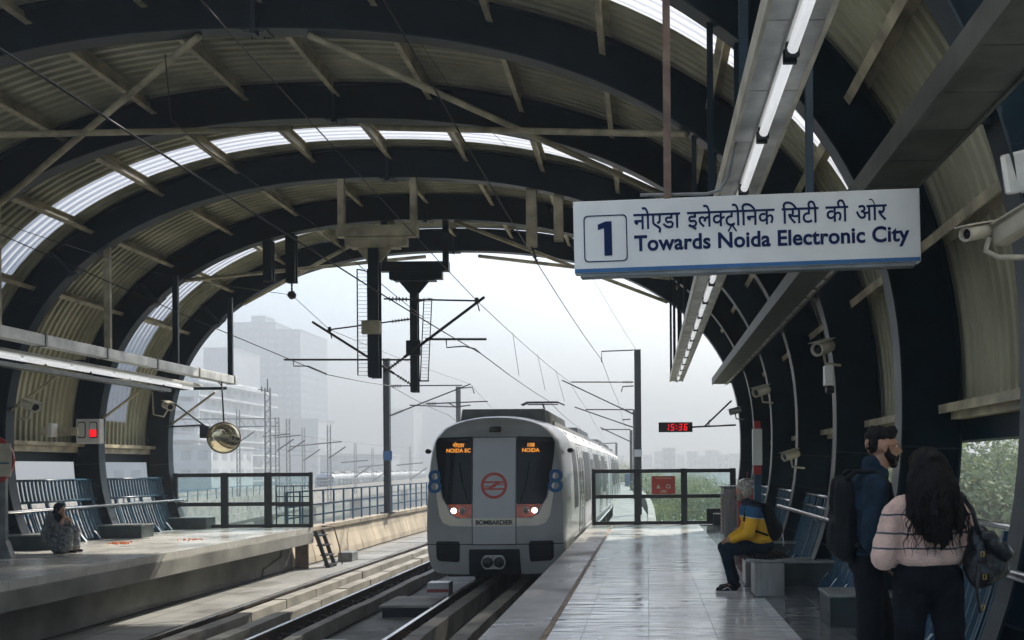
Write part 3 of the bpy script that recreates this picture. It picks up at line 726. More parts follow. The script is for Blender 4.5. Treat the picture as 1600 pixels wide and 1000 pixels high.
# front face
pan = [(-.425, -.005), (.425, -.005), (.425, 2.115), (-.425, 2.115)]
put(mapped(rounded(pan, .02), FR, .008), 'front_door_panel', 't_panel', car)
put(mapped(rounded([(-.44, -.02), (.44, -.02), (.44, 2.13), (-.44, 2.13)], .02), FR, .003), 'panel_seal', 'blackrub', car)
for q, nm in ((-1, 'l'), (1, 'r')):
    gl = [(-.445 , 2.11), (-.445, .80), (-.93, .80), (-1.0, .93), (-1.07, 1.25), (-1.15, 1.75), (-1.165, 2.0), (-1.13, 2.09)]
    gl = [(x * -q, z) for x, z in gl]
    ws = put(mapped(rounded(gl, .03), FR, .010), 'windscreen', 'blueglass', car)
    fr = [(-.445, 2.14), (-.445, .78), (-.95, .78), (-1.03, .92), (-1.10, 1.25), (-1.18, 1.75), (-1.195, 2.02), (-1.15, 2.12)]
    put(mapped(rounded([(x * -q, z) for x, z in fr], .03), FR, .005), 'windscreen_seal', 'blackrub', car)
    hl = [(-.445, .79), (-.445, .52), (-.72, .525), (-.85, .60), (-.93, .79)]
    put(mapped(rounded([(x * -q, z) for x, z in hl], .03), FR, .014), 'lamp_housing', 't_lamp', car)
    for xx, m_, nme in ((.80, 'led_on', 'head_lamp'), (.635, 'lens', 'tail_lamp')):
        xx *= q
        b = MB(); b.lathe([(.055, 0), (.055, .02), (.045, .035), (.02, .042)], FR(xx, .665, .012), (0, -1, 0), 16); o = b.build(nme, m_, car, local=True)
        b = MB(); b.lathe([(.066, 0), (.066, .018), (.058, .018)], FR(xx, .665, .011), (0, -1, 0), 20); b.build('lamp_ring', 'chrome', car, local=True)
    cr = [(-.445, .515), (-.445, .355), (-.86, .36), (-1.02, .42), (-1.10, .56), (-1.16, .95), (-1.215, 1.5), (-1.20, 1.5), (-1.12, 1.2), (-1.06, .92), (-.96, .77), (-.88, .58), (-.74, .51)]
    put(mapped([(x * -q, z) for x, z in cr], FR, .004), 'cream_band', 't_cream', car)
    gv = [(-1.17, .06), (-.70, .06), (-.68, -.02), (-.70, -.36), (-1.12, -.34), (-1.17, -.28)]
    put(mapped(rounded([(x * -q, z) for x, z in gv], .05), FR, .006), 'grille_dark_patch', 'black', car)  # flat black patch on the face for the dark behind the slats
    b = MB()
    for i in range(7):
        z = -.30 + i * .05; b.hexa([FR(q * .74, z, .004), FR(q * 1.10, z, .004), FR(q * 1.10, z, -.02), FR(q * .74, z, -.02), FR(q * .74, z + .018, .016), FR(q * 1.10, z + .018, .016), FR(q * 1.10, z + .018, -.02), FR(q * .74, z + .018, -.02)])
    b.build('grille_slat', 't_dark', car, local=True)
    me = textmesh('8', .66, .004, 'CENTER')
    put(mapmesh(me, FR, .006, q * 1.205, 1.02), 'number_eight', 't_blue', car)
    # lit destination words behind the glass
    rows = ['नोएडा', 'NOIDA EC'] if q < 0 else ['108', 'NOIDA']
    b = MB()
    for r_, tx in enumerate(rows):
        sz = .105; me = textmesh(tx, sz, .002, 'CENTER'); mapmesh(me, FR, .013, q * .72, 1.93 - r_ * .105); b.add(me)
    b.build('destination_display', 'led_orange', car, local=True)
    # wiper
    MB().tube([FR(q * .52, .84, .025), FR(q * .66, 1.3, .03)], .008, 6).build('wiper', 'black', car, local=True)
    MB().tube([FR(q * .62, 1.12, .03), FR(q * .70, 1.62, .028)], .007, 6).build('wiper_blade', 'black', car, local=True)
    # side lamp / mirror pod
    MB().lathe([(.02, -.03), (.05, 0), (.05, .06), (.02, .09)], (q * 1.43, .75, 1.86), (q, 0, 0), 12).build('camera_pod', 'black', car, local=True)
# emblem: ring with double bar
def ringpoly(r0, r1, cx, cz, n=40):
    bm = bmesh.new(); A = [bm.verts.new((cx + r0 * math.cos(2 * math.pi * i / n), cz + r0 * math.sin(2 * math.pi * i / n), 0)) for i in range(n)]
    B = [bm.verts.new((cx + r1 * math.cos(2 * math.pi * i / n), cz + r1 * math.sin(2 * math.pi * i / n), 0)) for i in range(n)]
    for i in range(n): bm.faces.new((A[i], A[(i + 1) % n], B[(i + 1) % n], B[i]))
    me = bpy.data.meshes.new('ring'); bm.to_mesh(me); bm.free(); return me
LZ = 1.16
b = MB(); b.add(mapmesh(ringpoly(.205, .262, 0, 0), FR, .012, 0, LZ))
def flat(poly):
    bm = bmesh.new(); bm.faces.new([bm.verts.new((x, z, 0)) for x, z in poly]); me = bpy.data.meshes.new('f'); bm.to_mesh(me); bm.free(); return me
for poly in ([(-.205, .035), (.0, .035), (.20, .035), (.205, .0), (.20, .085), (-.20, .085)], ):
    pass
for poly in ([(-.20, .052), (.20, .052), (.20, .086), (-.20, .086)], [(-.20, -.086), (.20, -.086), (.20, -.052), (-.20, -.052)],
             [(.03, .052), (.12, .052), (-.01, -.03), (-.10, -.03)], [(-.20, -.034), (.03, -.034), (.03, -.012), (-.20, -.012)], [(-.03, .012), (.20, .012), (.20, .034), (-.03, .034)], [(-.12, -.052), (-.03, -.052), (.05, .012), (-.04, .012)]):
    b.add(mapmesh(flat(poly), FR, .0125, 0, LZ))
b.build('emblem', 't_logo', car, local=True)
put(mapped([(-.425, .355), (.425, .355), (.425, .515), (-.425, .515)], FR, .010), 'cream_band', 't_cream', car)
me = textmesh('BOMBARDIER', .125, .004, 'CENTER', space=.95); put(mapmesh(me, FR, .013, 0, .388), 'maker_lettering', 'black', car)
for z in (-.02,):
    b = MB(); n = 40
    pts = [FR(-1.37 + 2.74 * i / n, z + .015 + (.0 if abs(-1.37 + 2.74 * i / n) < 1.2 else 0), .002) for i in range(n + 1)]; b.tube(pts, .009, 6); b.build('seam_line', 'blackrub', car, local=True)
put(mapped(rounded([(-.50, -.10), (.50, -.10), (.52, -.62), (-.52, -.62)], .03), FR, .006), 'coupler_shade_patch', 'black', car)  # raised black patch painted for the shade of the coupler opening
b = MB(); b.prism(rounded([(-.26, .0), (-.19, .14), (.19, .14), (.26, 0), (.19, -.14), (-.19, -.14)], .05), FR(0, -.35, .16) , (1, 0, 0), (0, 0, 1), (0, .07, 0)); b.tube([(0, .5, -.35), (0, -.12, -.35)], .10, 14)
cp = b.build('coupler', 'brushed', car, bevel=.012, local=True)
b = MB(); b.lathe([(.105, 0), (.105, .03), (.07, .06), (.02, .075)], FR(-.11, -.35, .155), (0, -1, 0), 18); b.lathe([(.105, 0), (.105, .012), (.02, .014)], FR(.11, -.35, .155), (0, -1, 0), 18); b.build('coupler_cone', 't_dark', car, local=True)
put(mapped(rounded([(-.125, 2.225), (.125, 2.225), (.115, 2.345), (-.115, 2.345)], .04), FR, .01), 'marker_lamp_housing', 'black', car)
put(mapped(rounded([(-.085, 2.255), (.085, 2.255), (.085, 2.295), (-.085, 2.295)], .015), FR, .016), 'marker_lamp', 'lens', car)
# pantograph
py_ = 9.0
b = MB(); b.tube([(-.6, py_, 2.62), (0, py_ + 1.2, 3.05), (0, py_ + .1, 3.36)], .03, 8); b.tube([(.6, py_, 2.62), (0, py_ + 1.2, 3.05)], .03, 8)
b.tube([(-.45, py_ + .1, 3.36), (.45, py_ + .1, 3.36)], .018, 8)
for q in (-.15, .15): b.tube([(-.62, py_ + .1 + q, 3.34), (-.45, py_ + .1 + q, 3.42), (.45, py_ + .1 + q, 3.42), (.62, py_ + .1 + q, 3.34)], .022, 8)
b.box(-.7, .7, py_ - .2, py_ + .2, 2.58, 2.63); b.build('pantograph', 'black', car, local=True)
# trailing cars, the train bends gently to the left
c2 = car_body(False).build('car', 't_grey', train, smooth=35, local=True); dress_car(c2, False)
ang = 0; pos = V((0, LEN + .5, 0)); cars = [c2]
for i in range(5):
    c = c2 if i == 0 else copy_tree(c2, train)
    ang += (R(.55), R(1.1), R(1.6), R(2), R(2.2))[i]
    c.rotation_euler.z = ang; c.location = pos + V((0, 0, 0)); pos = pos + V((-math.sin(ang), math.cos(ang), 0)) * (LEN + .5)
b = MB(); b.box(-1.1, 1.1, LEN - .02, LEN + .55, -.2, 2.3); b.build('gangway', 'blackrub', car, local=True)
# ---------------------------------------------------------------- overhead line equipment
def insul(mb, a, b, r=.05, n=6):
    a, b = V(a), V(b); mb.tube([a, b], .018, 6)
    for i in range(n):
        p = a.lerp(b, .2 + .6 * i / (n - 1)); mb.lathe([(.02, -.012), (r, 0), (.02, .012)], p, (b - a), 12)
def screen(mb, x0, x1, y, z0, z1, lean=.0):
    mb.bar((x0 - lean, y, z0), (x0, y, z1), .02, .02); mb.bar((x1 - lean, y, z0), (x1, y, z1), .02, .02)
    n = int((z1 - z0) / .075)
    for i in range(n + 1):
        z = z0 + (z1 - z0) * i / n; l = -lean * (1 - i / n); mb.bar((x0 + l, y, z), (x1 + l, y, z), .007, .007)
def hang_post(x, y, z1, z0, w, bx, label):
    t = thing('catenary_post', label, 'catenary post', (x, y, z1), 'posts hanging from the roof between the tracks')
    for q in bx:
        top = arch(s_at_x(q), -.01)[1]; b = MB(); b.box(q - .06, q + .06, y - .06, y - .045, z1, top); b.box(q - .06, q - .045, y - .045, y + .06, z1, top); b.box(q - .06, q + .06, y + .06, y + .075, z1, top)
        b.build('hanger', 'purlin' if y < 20 else 'navy', t)
    b = MB(); b.box(min(bx) - .08, max(bx) + .08, y - .10, y + .10, z1 - .02, z1 + .20); b.build('cross_beam', 'purlin' if y < 20 else 'navy', t, bevel=.01)
    b = MB(); b.box(x - .55, x + .65, y - .09, y + .09, z1 - .20, z1 - .025); b.box(x - .45, x + .5, y - .12, y + .12, z1 - .24, z1 - .205); b.build('packing_beam', 'purlin' if y < 20 else 'navy', t, bevel=.01)
    b = MB(); b.prism([(-.34, 0), (.34, 0), (.12, -.26), (-.12, -.26)], (x, y - .02, z1 - .245), (1, 0, 0), (0, 0, 1), (0, .04, 0)); b.build('gusset', 'navy' if y > 20 else 'purlin', t)
    b = MB(); b.box(x - w / 2, x + w / 2, y - w / 2, y - w / 2 + .02, z0, z1 - .25); b.box(x - w / 2, x + w / 2, y + w / 2, y + w / 2 + .02, z0, z1 - .25); b.box(x - .01, x + .01, y - w / 2 + .02, y + w / 2, z0, z1 - .25)
    b.build('post', 'navy', t)
    return t
A = hang_post(-5.27, 18.62, 6.02, 3.27, .2, (-5.9, -4.5), 'nearer hanging catenary post with ladder screen on its left')
MB().box(-5.47, -5.12, 18.4, 18.5, 4.10, 4.36).build('junction_box', 'purlin', A, bevel=.01)
b = MB(); screen(b, -5.60, -5.40, 18.6, 3.32, 5.38, .0); b.bar((-5.6, 18.6, 5.38), (-5.2, 18.6, 5.28), .02, .02); b.bar((-5.4, 18.6, 3.3), (-5.2, 18.6, 3.36), .03, .03); b.build('ladder_screen', 'black', A)
B_ = hang_post(-5.27, 21.8, 6.0, 3.24, .17, (-5.95, -4.55), 'farther hanging catenary post with leaning ladder screen on its right')
MB().box(-5.42, -5.1, 21.6, 21.69, 4.06, 4.4).build('junction_box', 'navy', B_, bevel=.01)
b = MB(); screen(b, -5.05, -4.87, 21.8, 3.5, 5.38, .10); b.bar((-5.2, 21.8, 3.5), (-4.95, 21.8, 3.5), .03, .03); b.bar((-5.2, 21.8, 5.3), (-4.9, 21.8, 5.36), .03, .03); b.build('ladder_screen', 'black', B_)
def cantilever(label, rt, tip, stay0, stay1, arm0, arm1, steady, r=.028, grp='catenary cantilevers', ins=True):
    t = thing('cantilever', label, 'cantilever', rt, grp); rt, tip = V(rt), V(tip)
    b = MB(); k = .2; b.tube([rt.lerp(tip, k), tip], r, 8); b.build('diagonal_tube', 'wire', t)
    b = MB(); insul(b, rt, rt.lerp(tip, k)); b.build('insulator', 'insul', t); b = MB(); insul(b, stay0, V(stay0).lerp(V(stay1), .3)); b.build('insulator', 'insul', t)
    b = MB(); b.tube([V(stay0).lerp(V(stay1), .3), stay1], r * .6, 8); b.build('stay_tube', 'wire', t)
    if arm0 is not None:
        b = MB(); b.tube([arm0, arm1], r * .8, 8); b.tube(steady, r * .5, 6); b.build('steady_arm', 'wire', t)
    c = MB(); p = V(stay1); c.lathe([(.03, -.06), (.05, 0), (.03, .06)], p, (0, 0, 1), 8); c.tube([p, p + V((.05, 0, -.2))], .014, 6); c.build('wire_clamp', 'wire', t)
    return t
y = 18.6
cantilever('long cantilever arm reaching right over the train from the nearer hanging post', P(600, 582, y), P(757, 464, y), P(600, 467, y), P(745, 470, y), P(665, 530, y), P(760, 530, y),
           [P(697, 530, y), P(698, 543, y), P(725, 541, y), P(742, 545, y), P(751, 552, y)])
y = 21.8
cantilever('long cantilever arm reaching left over the empty track from the farther hanging post', P(648, 604, y), P(488, 503, y), P(645, 498, y), P(515, 515, y), P(645, 562, y), P(444, 562, y),
           [P(458, 562, y), P(459, 572, y), P(482, 572, y), P(510, 584, y)])
# hanging stubs with end insulators
for px0, px1, y0, y1, d, lab_, m_ in ((413, 427, 396, 440, 21.85, 'short steel stub post left of its twin under the second arch', 'navy'), (448, 463, 385, 442, 21.85, 'short steel stub post with insulator ball under the second arch', 'navy'),
                             (823, 839, 310, 385, 18.7, 'short steel stub post nearer the hanging posts, left of the platform sign', 'purlin'), (866, 880, 318, 376, 18.7, 'short steel stub post close to the left edge of the platform sign', 'purlin')):
    a, c = P((px0 + px1) / 2, y1, d), P((px0 + px1) / 2, y0, d); wd = (px1 - px0) * d / F / 2; top = arch(s_at_x(a.x), 0)[1]
    b = MB(); b.box(a.x - wd, a.x + wd, d - .08, d - .06, a.z, top); b.box(a.x - wd, a.x - wd + .015, d - .06, d + .08, a.z, top); b.box(a.x - wd, a.x + wd, d + .08, d + .1, a.z, top)
    b.build('stub_post', m_, label=lab_, category='stub post', group='stub posts for the wires')
b = MB(); p = P(456, 461, 21.85); insul(b, P(456, 442, 21.85), p, .03, 3); b.lathe([(.02, -.1), (.09, -.05), (.1, 0), (.09, .05), (.02, .1)], p, (.3, 0, 1), 12)
b.build('hanging_insulator', 'insul', label='round dark insulator hanging under the left stub post', category='insulator')
b = MB(); p = P(840, 412, 18.7); insul(b, P(831, 386, 18.7), p, .05, 4); b.build('hanging_insulator', 'insul', label='strain insulator hanging beside the platform sign', category='insulator')

def wire(name, pts, label, r=.008, drop=None, grp='overhead wires'):
    t = MB()
    for a, c in zip(pts, pts[1:]):
        a, c = V(a), V(c); L = (c - a).length; n = max(2, int(L / 3)); q = []
        for i in range(n + 1):
            u = i / n; p = a.lerp(c, u); p.z -= 4 * u * (1 - u) * min(.25, L * .004); q.append(p)
        t.tube(q, r, 5, cap=True)
    return t.build(name, 'wire', label=label, category='wire', group=grp)
cwr = [P(752, 553, 18.6), P(858, 627, 28.0)]
wire('contact_wire', [(cwr[0].x - .35, 2.0, 3.86), cwr[0], cwr[1], P(905, 668, 46), P(940, 700, 85)], 'contact wire over the train, running down to its pantograph', .009)
ms = P(745, 470, 18.6)
wire('messenger_wire', [(ms.x - .2, 2, 5.4), ms, P(890, 597, 35), P(918, 640, 50), P(945, 685, 90)], 'upper messenger wire over the train', .007)
wire('contact_wire', [P(-300, 250, 10), P(0, 366, 14.5), P(509, 585, 21.8), P(610, 603, 26), P(700, 648, 40), P(770, 690, 80)], 'contact wire sinking from upper left over the empty track', .009)
ml = P(515, 515, 21.8)
wire('messenger_wire', [P(-200, 280, 11), P(255, 430, 18), P(456, 461, 21.85), ml, P(735, 600, 35), P(800, 665, 70)], 'messenger wire of the empty track passing the round insulator', .006)
wire('feeder_wire', [P(545, -100, 7.6), P(600, 0, 8.2), P(840, 412, 18.7), P(940, 562, 35), P(965, 625, 55), P(985, 690, 120)], 'feeder wire falling steeply from the roof to the mast right of the train', .010)
wire('feeder_wire', [P(560, -80, 12), P(720, 160, 15), P(800, 235, 18.7), P(935, 450, 26), P(995, 548, 35)], 'thin slack wire passing beside the left end of the platform sign', .005)
wire('feeder_wire', [P(258, 84, 12.4), P(267, 186, 12.45), P(316, 228, 15.5), P(490, 350, 18.7), P(565, 418, 18.7), P(660, 495, 21.8)], 'dark cable hanging from the roof at left and angling to the posts', .008)
dr = MB()
for u in (.25, .5, .75):
    for (a0, a1), (b0, b1) in (((ms, P(890, 597, 35)), (cwr[0], P(905, 640, 35))),):
        p = a0.lerp(a1, u); q = b0.lerp(b1, u); dr.tube([p, q], .006, 5)
dr.build('dropper_wires', 'wire', label='thin vertical droppers between the two wires over the train', category='wire')

# masts outside
def mast(px, y_top, d, zb, w, label, arms=(), lattice=False, m='navy', name='catenary_mast', grp=None):
    p = P(px, y_top, d); t = thing(name, label, 'mast', (p.x, d, zb), grp or 'catenary masts outside the station')
    b = MB()
    if lattice:
        for q in (-1, 1): b.bar((p.x + q * w / 2, d, zb), (p.x + q * w / 2, d, p.z), w * .28, w * .28)
        z = zb
        while z < p.z - w: b.bar((p.x - w / 2, d, z), (p.x + w / 2, d, z + w), w * .16, w * .16); b.bar((p.x + w / 2, d, z + w), (p.x - w / 2, d, z + 2 * w), w * .16, w * .16); z += 2 * w
    else:
        b.box(p.x - w / 2, p.x - w / 2 + .03, d - w / 2, d + w / 2, zb, p.z); b.box(p.x + w / 2 - .03, p.x + w / 2, d - w / 2, d + w / 2, zb, p.z); b.box(p.x - w / 2 + .03, p.x + w / 2 - .03, d - .015, d + .015, zb, p.z)
        b.box(p.x - w, p.x + w, d - w, d + w, zb - .02, zb + .04)
    b.build('mast_column', m, t)
    for pts in arms:
        b = MB(); q = [P(x_, y_, d) for x_, y_ in pts]
        if len(q) == 2 and abs(pts[0][0] - pts[1][0]) > 60: insul(b, q[0], q[0].lerp(q[1], .2), .07)
        b.tube(q, max(.02, .0007 * d), 6); b.build('arm', 'wire', t)
    return t
ml_ = mast(604, 560, 35, -.1, .22, 'mast with blue plate standing on the left parapet behind the hanging posts', [((608, 603), (722, 602)), ((608, 650), (735, 600)), ((665, 631), (762, 627)), ((700, 629), (712, 636), (735, 633))])
q = P(606, 712, 34.8); MB().box(q.x - .16, q.x + .16, 34.75, 34.79, q.z - .17, q.z + .17).build('blue_plate', 'signblue', ml_)
mr_ = mast(996, 546, 35, -1.2, .24, 'tall mast right of the train with bracket arms and white plate', [((990, 547), (940, 549), (940, 566)), ((990, 597), (892, 597)), ((992, 648), (878, 594)), ((990, 603), (973, 604), (971, 612))])
q = P(997, 708, 34.8); MB().box(q.x - .14, q.x + .14, 34.75, 34.8, q.z - .13, q.z + .13).build('white_plate', 'white', mr_)
mast(992, 640, 52, -1.2, .22, 'second mast farther along right of the train', [((990, 640), (915, 640)), ((990, 668), (898, 636)), ((985, 655), (972, 656))])
mast(986, 672, 72, -1.2, .22, 'third mast farther along right of the train', [((985, 671), (940, 671)), ((985, 690), (938, 668))])
mast(963, 692, 110, -1.2, .25, 'short far mast rising beyond the end of the train', [((963, 692), (925, 694))])
mast(716, 604, 58, -1.2, .26, 'mast just behind the train roof with a bracket and small bell', [((716, 607), (738, 605), (741, 615)), ((640, 633), (716, 636))])
# left parapet beyond the platform end and its blue railing
t = thing('parapet_wall', 'weathered concrete parapet wall with curved panels left of the tracks', 'parapet', (-9.5, 60, -1.28))
mb = MB(); y = 25.4
while y < 150:
    prof = [(-9.30, -1.27), (-9.34, -.9), (-9.46, -.5), (-9.5, -.24), (-9.42, -.22), (-9.40, -.10), (-9.85, -.10), (-9.85, -1.27)]
    mb.prism([(x + random.uniform(-.008, .008), z) for x, z in prof], (0, y + .01, 0), (1, 0, 0), (0, 0, 1), (0, 1.48, 0)); y += 1.5
mb.build('wall_panels', 'warmconc', t)
t = thing('parapet_railing', 'blue railing of thin posts on the left parapet', 'railing', (-9.62, 60, -.1))
mb = MB(); y = 25.6; yy = []
while y < 120: yy.append(y); y += .95
for y in yy: mb.bar((-9.62, y, -.1), (-9.62, y, .92), .05, .05)
mb.build('railing_posts', 'parapet_blue', t, kind='stuff')
for z in (.2, .5, .9): MB().tube([(-9.62, 25.6, z), (-9.62, yy[-1], z)], .026, 6).build('rail_tube', 'parapet_blue', t)
t = thing('parapet_wall', 'pale low parapet wall seen through the gate right of the train', 'parapet', (-.1, 60, -1.28))
mb = MB(); y = 25.4; x = .05
while y < 130:
    mb.prism([(x, -1.27), (x - .05, -.15), (x + .2, -.15), (x + .2, -1.27)], (0, y + .01, 0), (1, 0, 0), (0, 0, 1), (-.012 * max(0, y - 35) / 10, 1.48, 0)); x -= .002 * max(0, y - 35) ; y += 1.5
mb.build('wall_panels', 'conc', t)
mb = MB(); mb.box(-1.25, .0, 25.3, 34, -1.27, -.22); 
x = 0
mb.prism([(-1.25, 34), (0, 34), (-2.4, 110), (-3.9, 110)], (0, 0, -1.27), (1, 0, 0), (0, 1, 0), (0, 0, 1.05)); mb.build('emergency_walkway', 'granite', kind='structure')
t = thing('walkway_panels', 'blue painted panels beside the far end of the train', 'panel', (-3, 95, -1))
MB().prism([(-2.15, 90), (-.6, 90), (-.65, 88), (-2.1, 88)], (0, 0, -1.2), (1, 0, 0), (0, 1, 0), (0, 0, 2.1)).build('panel_box', 'signblue', t)
# neighbouring viaduct with a second train
vp = [(-17, 22), (-24, 40), (-33, 62), (-47, 150), (-64, 290), (-90, 480)]
t = thing('viaduct', 'pale concrete viaduct carrying another train, beyond the left gates', 'viaduct', (-40, 120, -9))
mb = MB()
for (x0, y0), (x1, y1) in zip(vp, vp[1:]):
    for dx0, dx1, z0, z1 in ((0, .3, -2.3, -.85), (-10, .0, -3.4, -2.3), (-1.2, .5, -3.0, -2.3), (-10.3, -10, -2.3, -.85)):
        mb.hexa([(x0 + dx0, y0, z0), (x0 + dx1, y0, z0), (x1 + dx1, y1, z0), (x1 + dx0, y1, z0), (x0 + dx0, y0, z1), (x0 + dx1, y0, z1), (x1 + dx1, y1, z1), (x1 + dx0, y1, z1)])
mb.build('deck', 'conc', t)
for k, (x, y) in enumerate([(-28, 45), (-38, 80), (-45, 115), (-52, 150), (-60, 200), (-70, 280)]):
    MB().lathe([(1.1, 0), (1.1, 4.5), (3.2, 5.6)], (x - 1, y, -9), (0, 0, 1), 20).build('pier', 'conc', t)
mb = MB()
for (x0, y0), (x1, y1) in zip(vp[:5], vp[1:5]):
    n = max(2, int((y1 - y0) / 2.4)); 
    for i in range(n):
        u = i / n; mb.bar((x0 + (x1 - x0) * u + .15, y0 + (y1 - y0) * u, -.85), (x0 + (x1 - x0) * u + .15, y0 + (y1 - y0) * u, .05), .06, .06)
    mb.bar((x0 + .15, y0, .05), (x1 + .15, y1, .05), .07, .07); mb.bar((x0 + .15, y0, -.4), (x1 + .15, y1, -.4), .05, .05)
mb.build('deck_railing', 'parapet_blue', t, kind='stuff')
t2 = thing('metro_train', 'distant pale metro train on the neighbouring viaduct', 'train', (-50.5, 150, -1.95))
m_ = car_body(True); m_.build('lead_car', 't_side', t2, smooth=35, local=True)
put(mapped(rounded([(-1.0, .75), (1.0, .75), (1.15, 2.0), (-1.15, 2.0)], .15), FR, .01, .2), 'windscreen', 'blueglass', t2)
for i in range(6): put(mapped(rounded([(2.3 + i * 3.2, .8), (4.2 + i * 3.2, .8), (4.2 + i * 3.2, 1.8), (2.3 + i * 3.2, 1.8)], .1), SD[1], .01, .4), 'window', 'blueglass', t2)
MB().box(-.9, .9, 2, 7, 2.4, 2.8).build('roof_unit', 't_roof', t2, bevel=.1, local=True); MB().box(-.9, .9, 12, 17, 2.4, 2.8).build('roof_unit', 't_roof', t2, bevel=.1, local=True)
kids = [x for x in bpy.data.objects if x.parent == t2]
t2.rotation_euler.z = R(7); t2.scale = (1.15, 1, 1.12)
for i in range(1, 6):
    for o in kids:
        if 'windscreen' in o.name: continue
        c = o.copy(); COL.objects.link(c); c.parent = t2; c.location.y = i * (LEN + .6)
        if 'lead_car' in o.name: c.name = 'car'
# distant lattice masts at left
LM = [(418, 606, 740, 78, .42, 'tall lattice mast topped by a crown of insulators, before the tower'), (433, 652, 740, 92, .34, 'slim lattice mast just right of the crowned mast'),
      (450, 654, 735, 104, .36, 'lattice mast with signal box between the tower edge and low blocks'), (474, 668, 735, 118, .32, 'thin lattice mast left of the distant train nose'),
      (514, 664, 727, 108, .36, 'lattice mast rising over the distant train nose'), (555, 693, 727, 150, .32, 'small pale mast over the middle of the distant train'),
      (582, 700, 727, 175, .32, 'small far mast left of the blue plate mast'), (641, 697, 727, 170, .3, 'small far mast between the blue plate mast and near train'), (372, 640, 740, 96, .3, 'thin mast right beside the round mirror')]
for i, (px, yt, yb, d, w_, l_) in enumerate(LM):
    ar = [((px - 22, yt + 30), (px + 20, yt + 26)), ((px, yt + 52), (px + 26, yt + 34))] if i else [((px - 14, yt + 2), (px + 4, yt + 6)), ((px, yt + 6), (px, yt - 14)), ((px - 9, yt - 2), (px - 9, yt + 6))]
    mast(px, yt, d, -2.3, w_, l_, ar, True, 'greysteel', 'lattice_mast', 'lattice masts on the neighbouring viaduct')
t = MB(); 
for z_ in (655, 667): t.tube([P(280, z_, 92), P(434, z_ - 1, 92)], .06, 6)
for x_ in range(285, 430, 18): t.tube([P(x_, 655, 92), P(x_ + 9, 667, 92)], .03, 5)
t.build('signal_gantry', 'greysteel', label='pale lattice gantry crossing in front of the left buildings', category='gantry')
for i, (a, c, d) in enumerate((((300, 690), (600, 712), 100), ((320, 705), (660, 716), 120), ((430, 675), (640, 700), 110))):
    wire('distant_wire', [P(*a, d), P(*c, d * 1.4)], ['highest', 'middle', 'lowest'][(0, 2, 1)[i]] + ' distant overhead wire behind the left gates', .02)

# ---------------------------------------------------------------- buildings
def block(name, label, px0, px1, ytop, d, depth, m, floors, win=True, zb=-9, cat='building', sill=True):
    a, c = P(px0, ytop, d), P(px1, ytop, d); z1 = (a.z + c.z) / 2
    t = thing(name, label, cat, ((a.x + c.x) / 2, d, zb))
    b = MB(); b.box(a.x, c.x, d, d + depth, zb, z1); b.build('walls', m, t)
    b = MB(); b.box(a.x - .3, c.x + .3, d - .3, d + depth + .3, z1, z1 + .5); b.build('roof', m, t)
    if win:
        W = c.x - a.x; n = max(2, int(W / 3.2)); fh = (z1 - zb) / floors; b = MB()
        for f_ in range(floors):
            for i in range(n):
                x = a.x + W * (i + .5) / n; z = zb + fh * (f_ + .35); b.box(x - W / n * .3, x + W / n * .3, d - .05, d + .2, z, z + fh * .5)
            for i in range(max(2, int(depth / 4))):
                y = d + depth * (i + .5) / max(2, int(depth / 4)); b.box(c.x - .2, c.x + .05, y - 1, y + 1, zb + fh * (f_ + .35), zb + fh * (f_ + .85))
        b.build('windows', 'farglass', t, kind='stuff')
    return t
block('tower_block', 'tall flat faced glass tower fading in the haze', 363, 430, 505, 450, 40, 'tower', 22, True); 
block('tower_block', 'lower shoulder tower joined right of the tall glass tower', 431, 469, 516, 452, 38, 'tower', 21, True)
block('roof_plant_room', 'small plant room block rising behind the top of the tall tower', 393, 414, 495, 470, 12, 'tower', 20, False)
block('apartment_block', 'pale hazy block standing left of the glass tower', 318, 361, 545, 400, 30, 'tower2', 18)
block('office_block', 'low pale office block at the foot of the glass tower', 448, 497, 656, 380, 20, 'tower2', 9)
block('tower_block', 'faint far tower behind the hanging catenary posts', 611, 646, 640, 520, 20, 'tower2', 24, True)
block('tower_block', 'faint far tower just left of the train', 655, 712, 628, 560, 20, 'tower2', 26, True)
block('office_block', 'wide low white building behind the viaduct at left', 120, 330, 700, 190, 20, 'plaster', 4)
block('office_block', 'pale low building beyond the distant train', 500, 600, 712, 330, 20, 'tower2', 5)
t = block('apartment_block', 'white apartment block with stacked slanting balconies at left edge of the opening', 230, 303, 590, 220, 40, 'plaster', 9)
b = MB(); a = P(303, 590, 220)
for k in range(9):
    z = a.z - 1.2 - k * 3.3
    b.box(a.x - 12, a.x + 3.2, 215.6, 262, z, z + .4); b.box(a.x - 12, a.x + 3.2, 215.6, 215.8, z + .4, z + 1.3)
    b.prism([(-12, 2.6), (3.2, 1.3), (3.2, 1.7), (-12, 3.0)], (a.x, 214.8, z), (1, 0, 0), (0, 0, 1), (0, .5, 0)); b.box(a.x + 2.4, a.x + 2.9, 216, 216.5, z - 2.9, z)
b.build('balconies', 'plaster', t)
rs = random.Random(3); names = ['cream', 'grey', 'pinkish', 'white', 'brownish', 'bluish']
pxs = [1012, 1030, 1046, 1064, 1083, 1098, 1115, 1130, 965, 945, 925, 1150]; tops = [712, 706, 702, 711, 707, 714, 705, 712, 713, 709, 715, 710]
desc = ['left of the widest one', 'with a stepped top', 'tallest on the right skyline', 'narrow', 'broad', 'low', 'second tallest', 'rightmost low', 'just above the far train cars', 'above the train roof units', 'low above train roof', 'beside the right arch']
for i, (px, yt) in enumerate(zip(pxs, tops)):
    wd = rs.uniform(12, 22); d = rs.uniform(380, 520)
    block('city_block', 'hazy distant city block, ' + desc[i] + ', over the right gate', px - wd / 2, px + wd / 2, yt, d, 18, ['tower2', 'plaster', 'conc'][i % 3], 5)

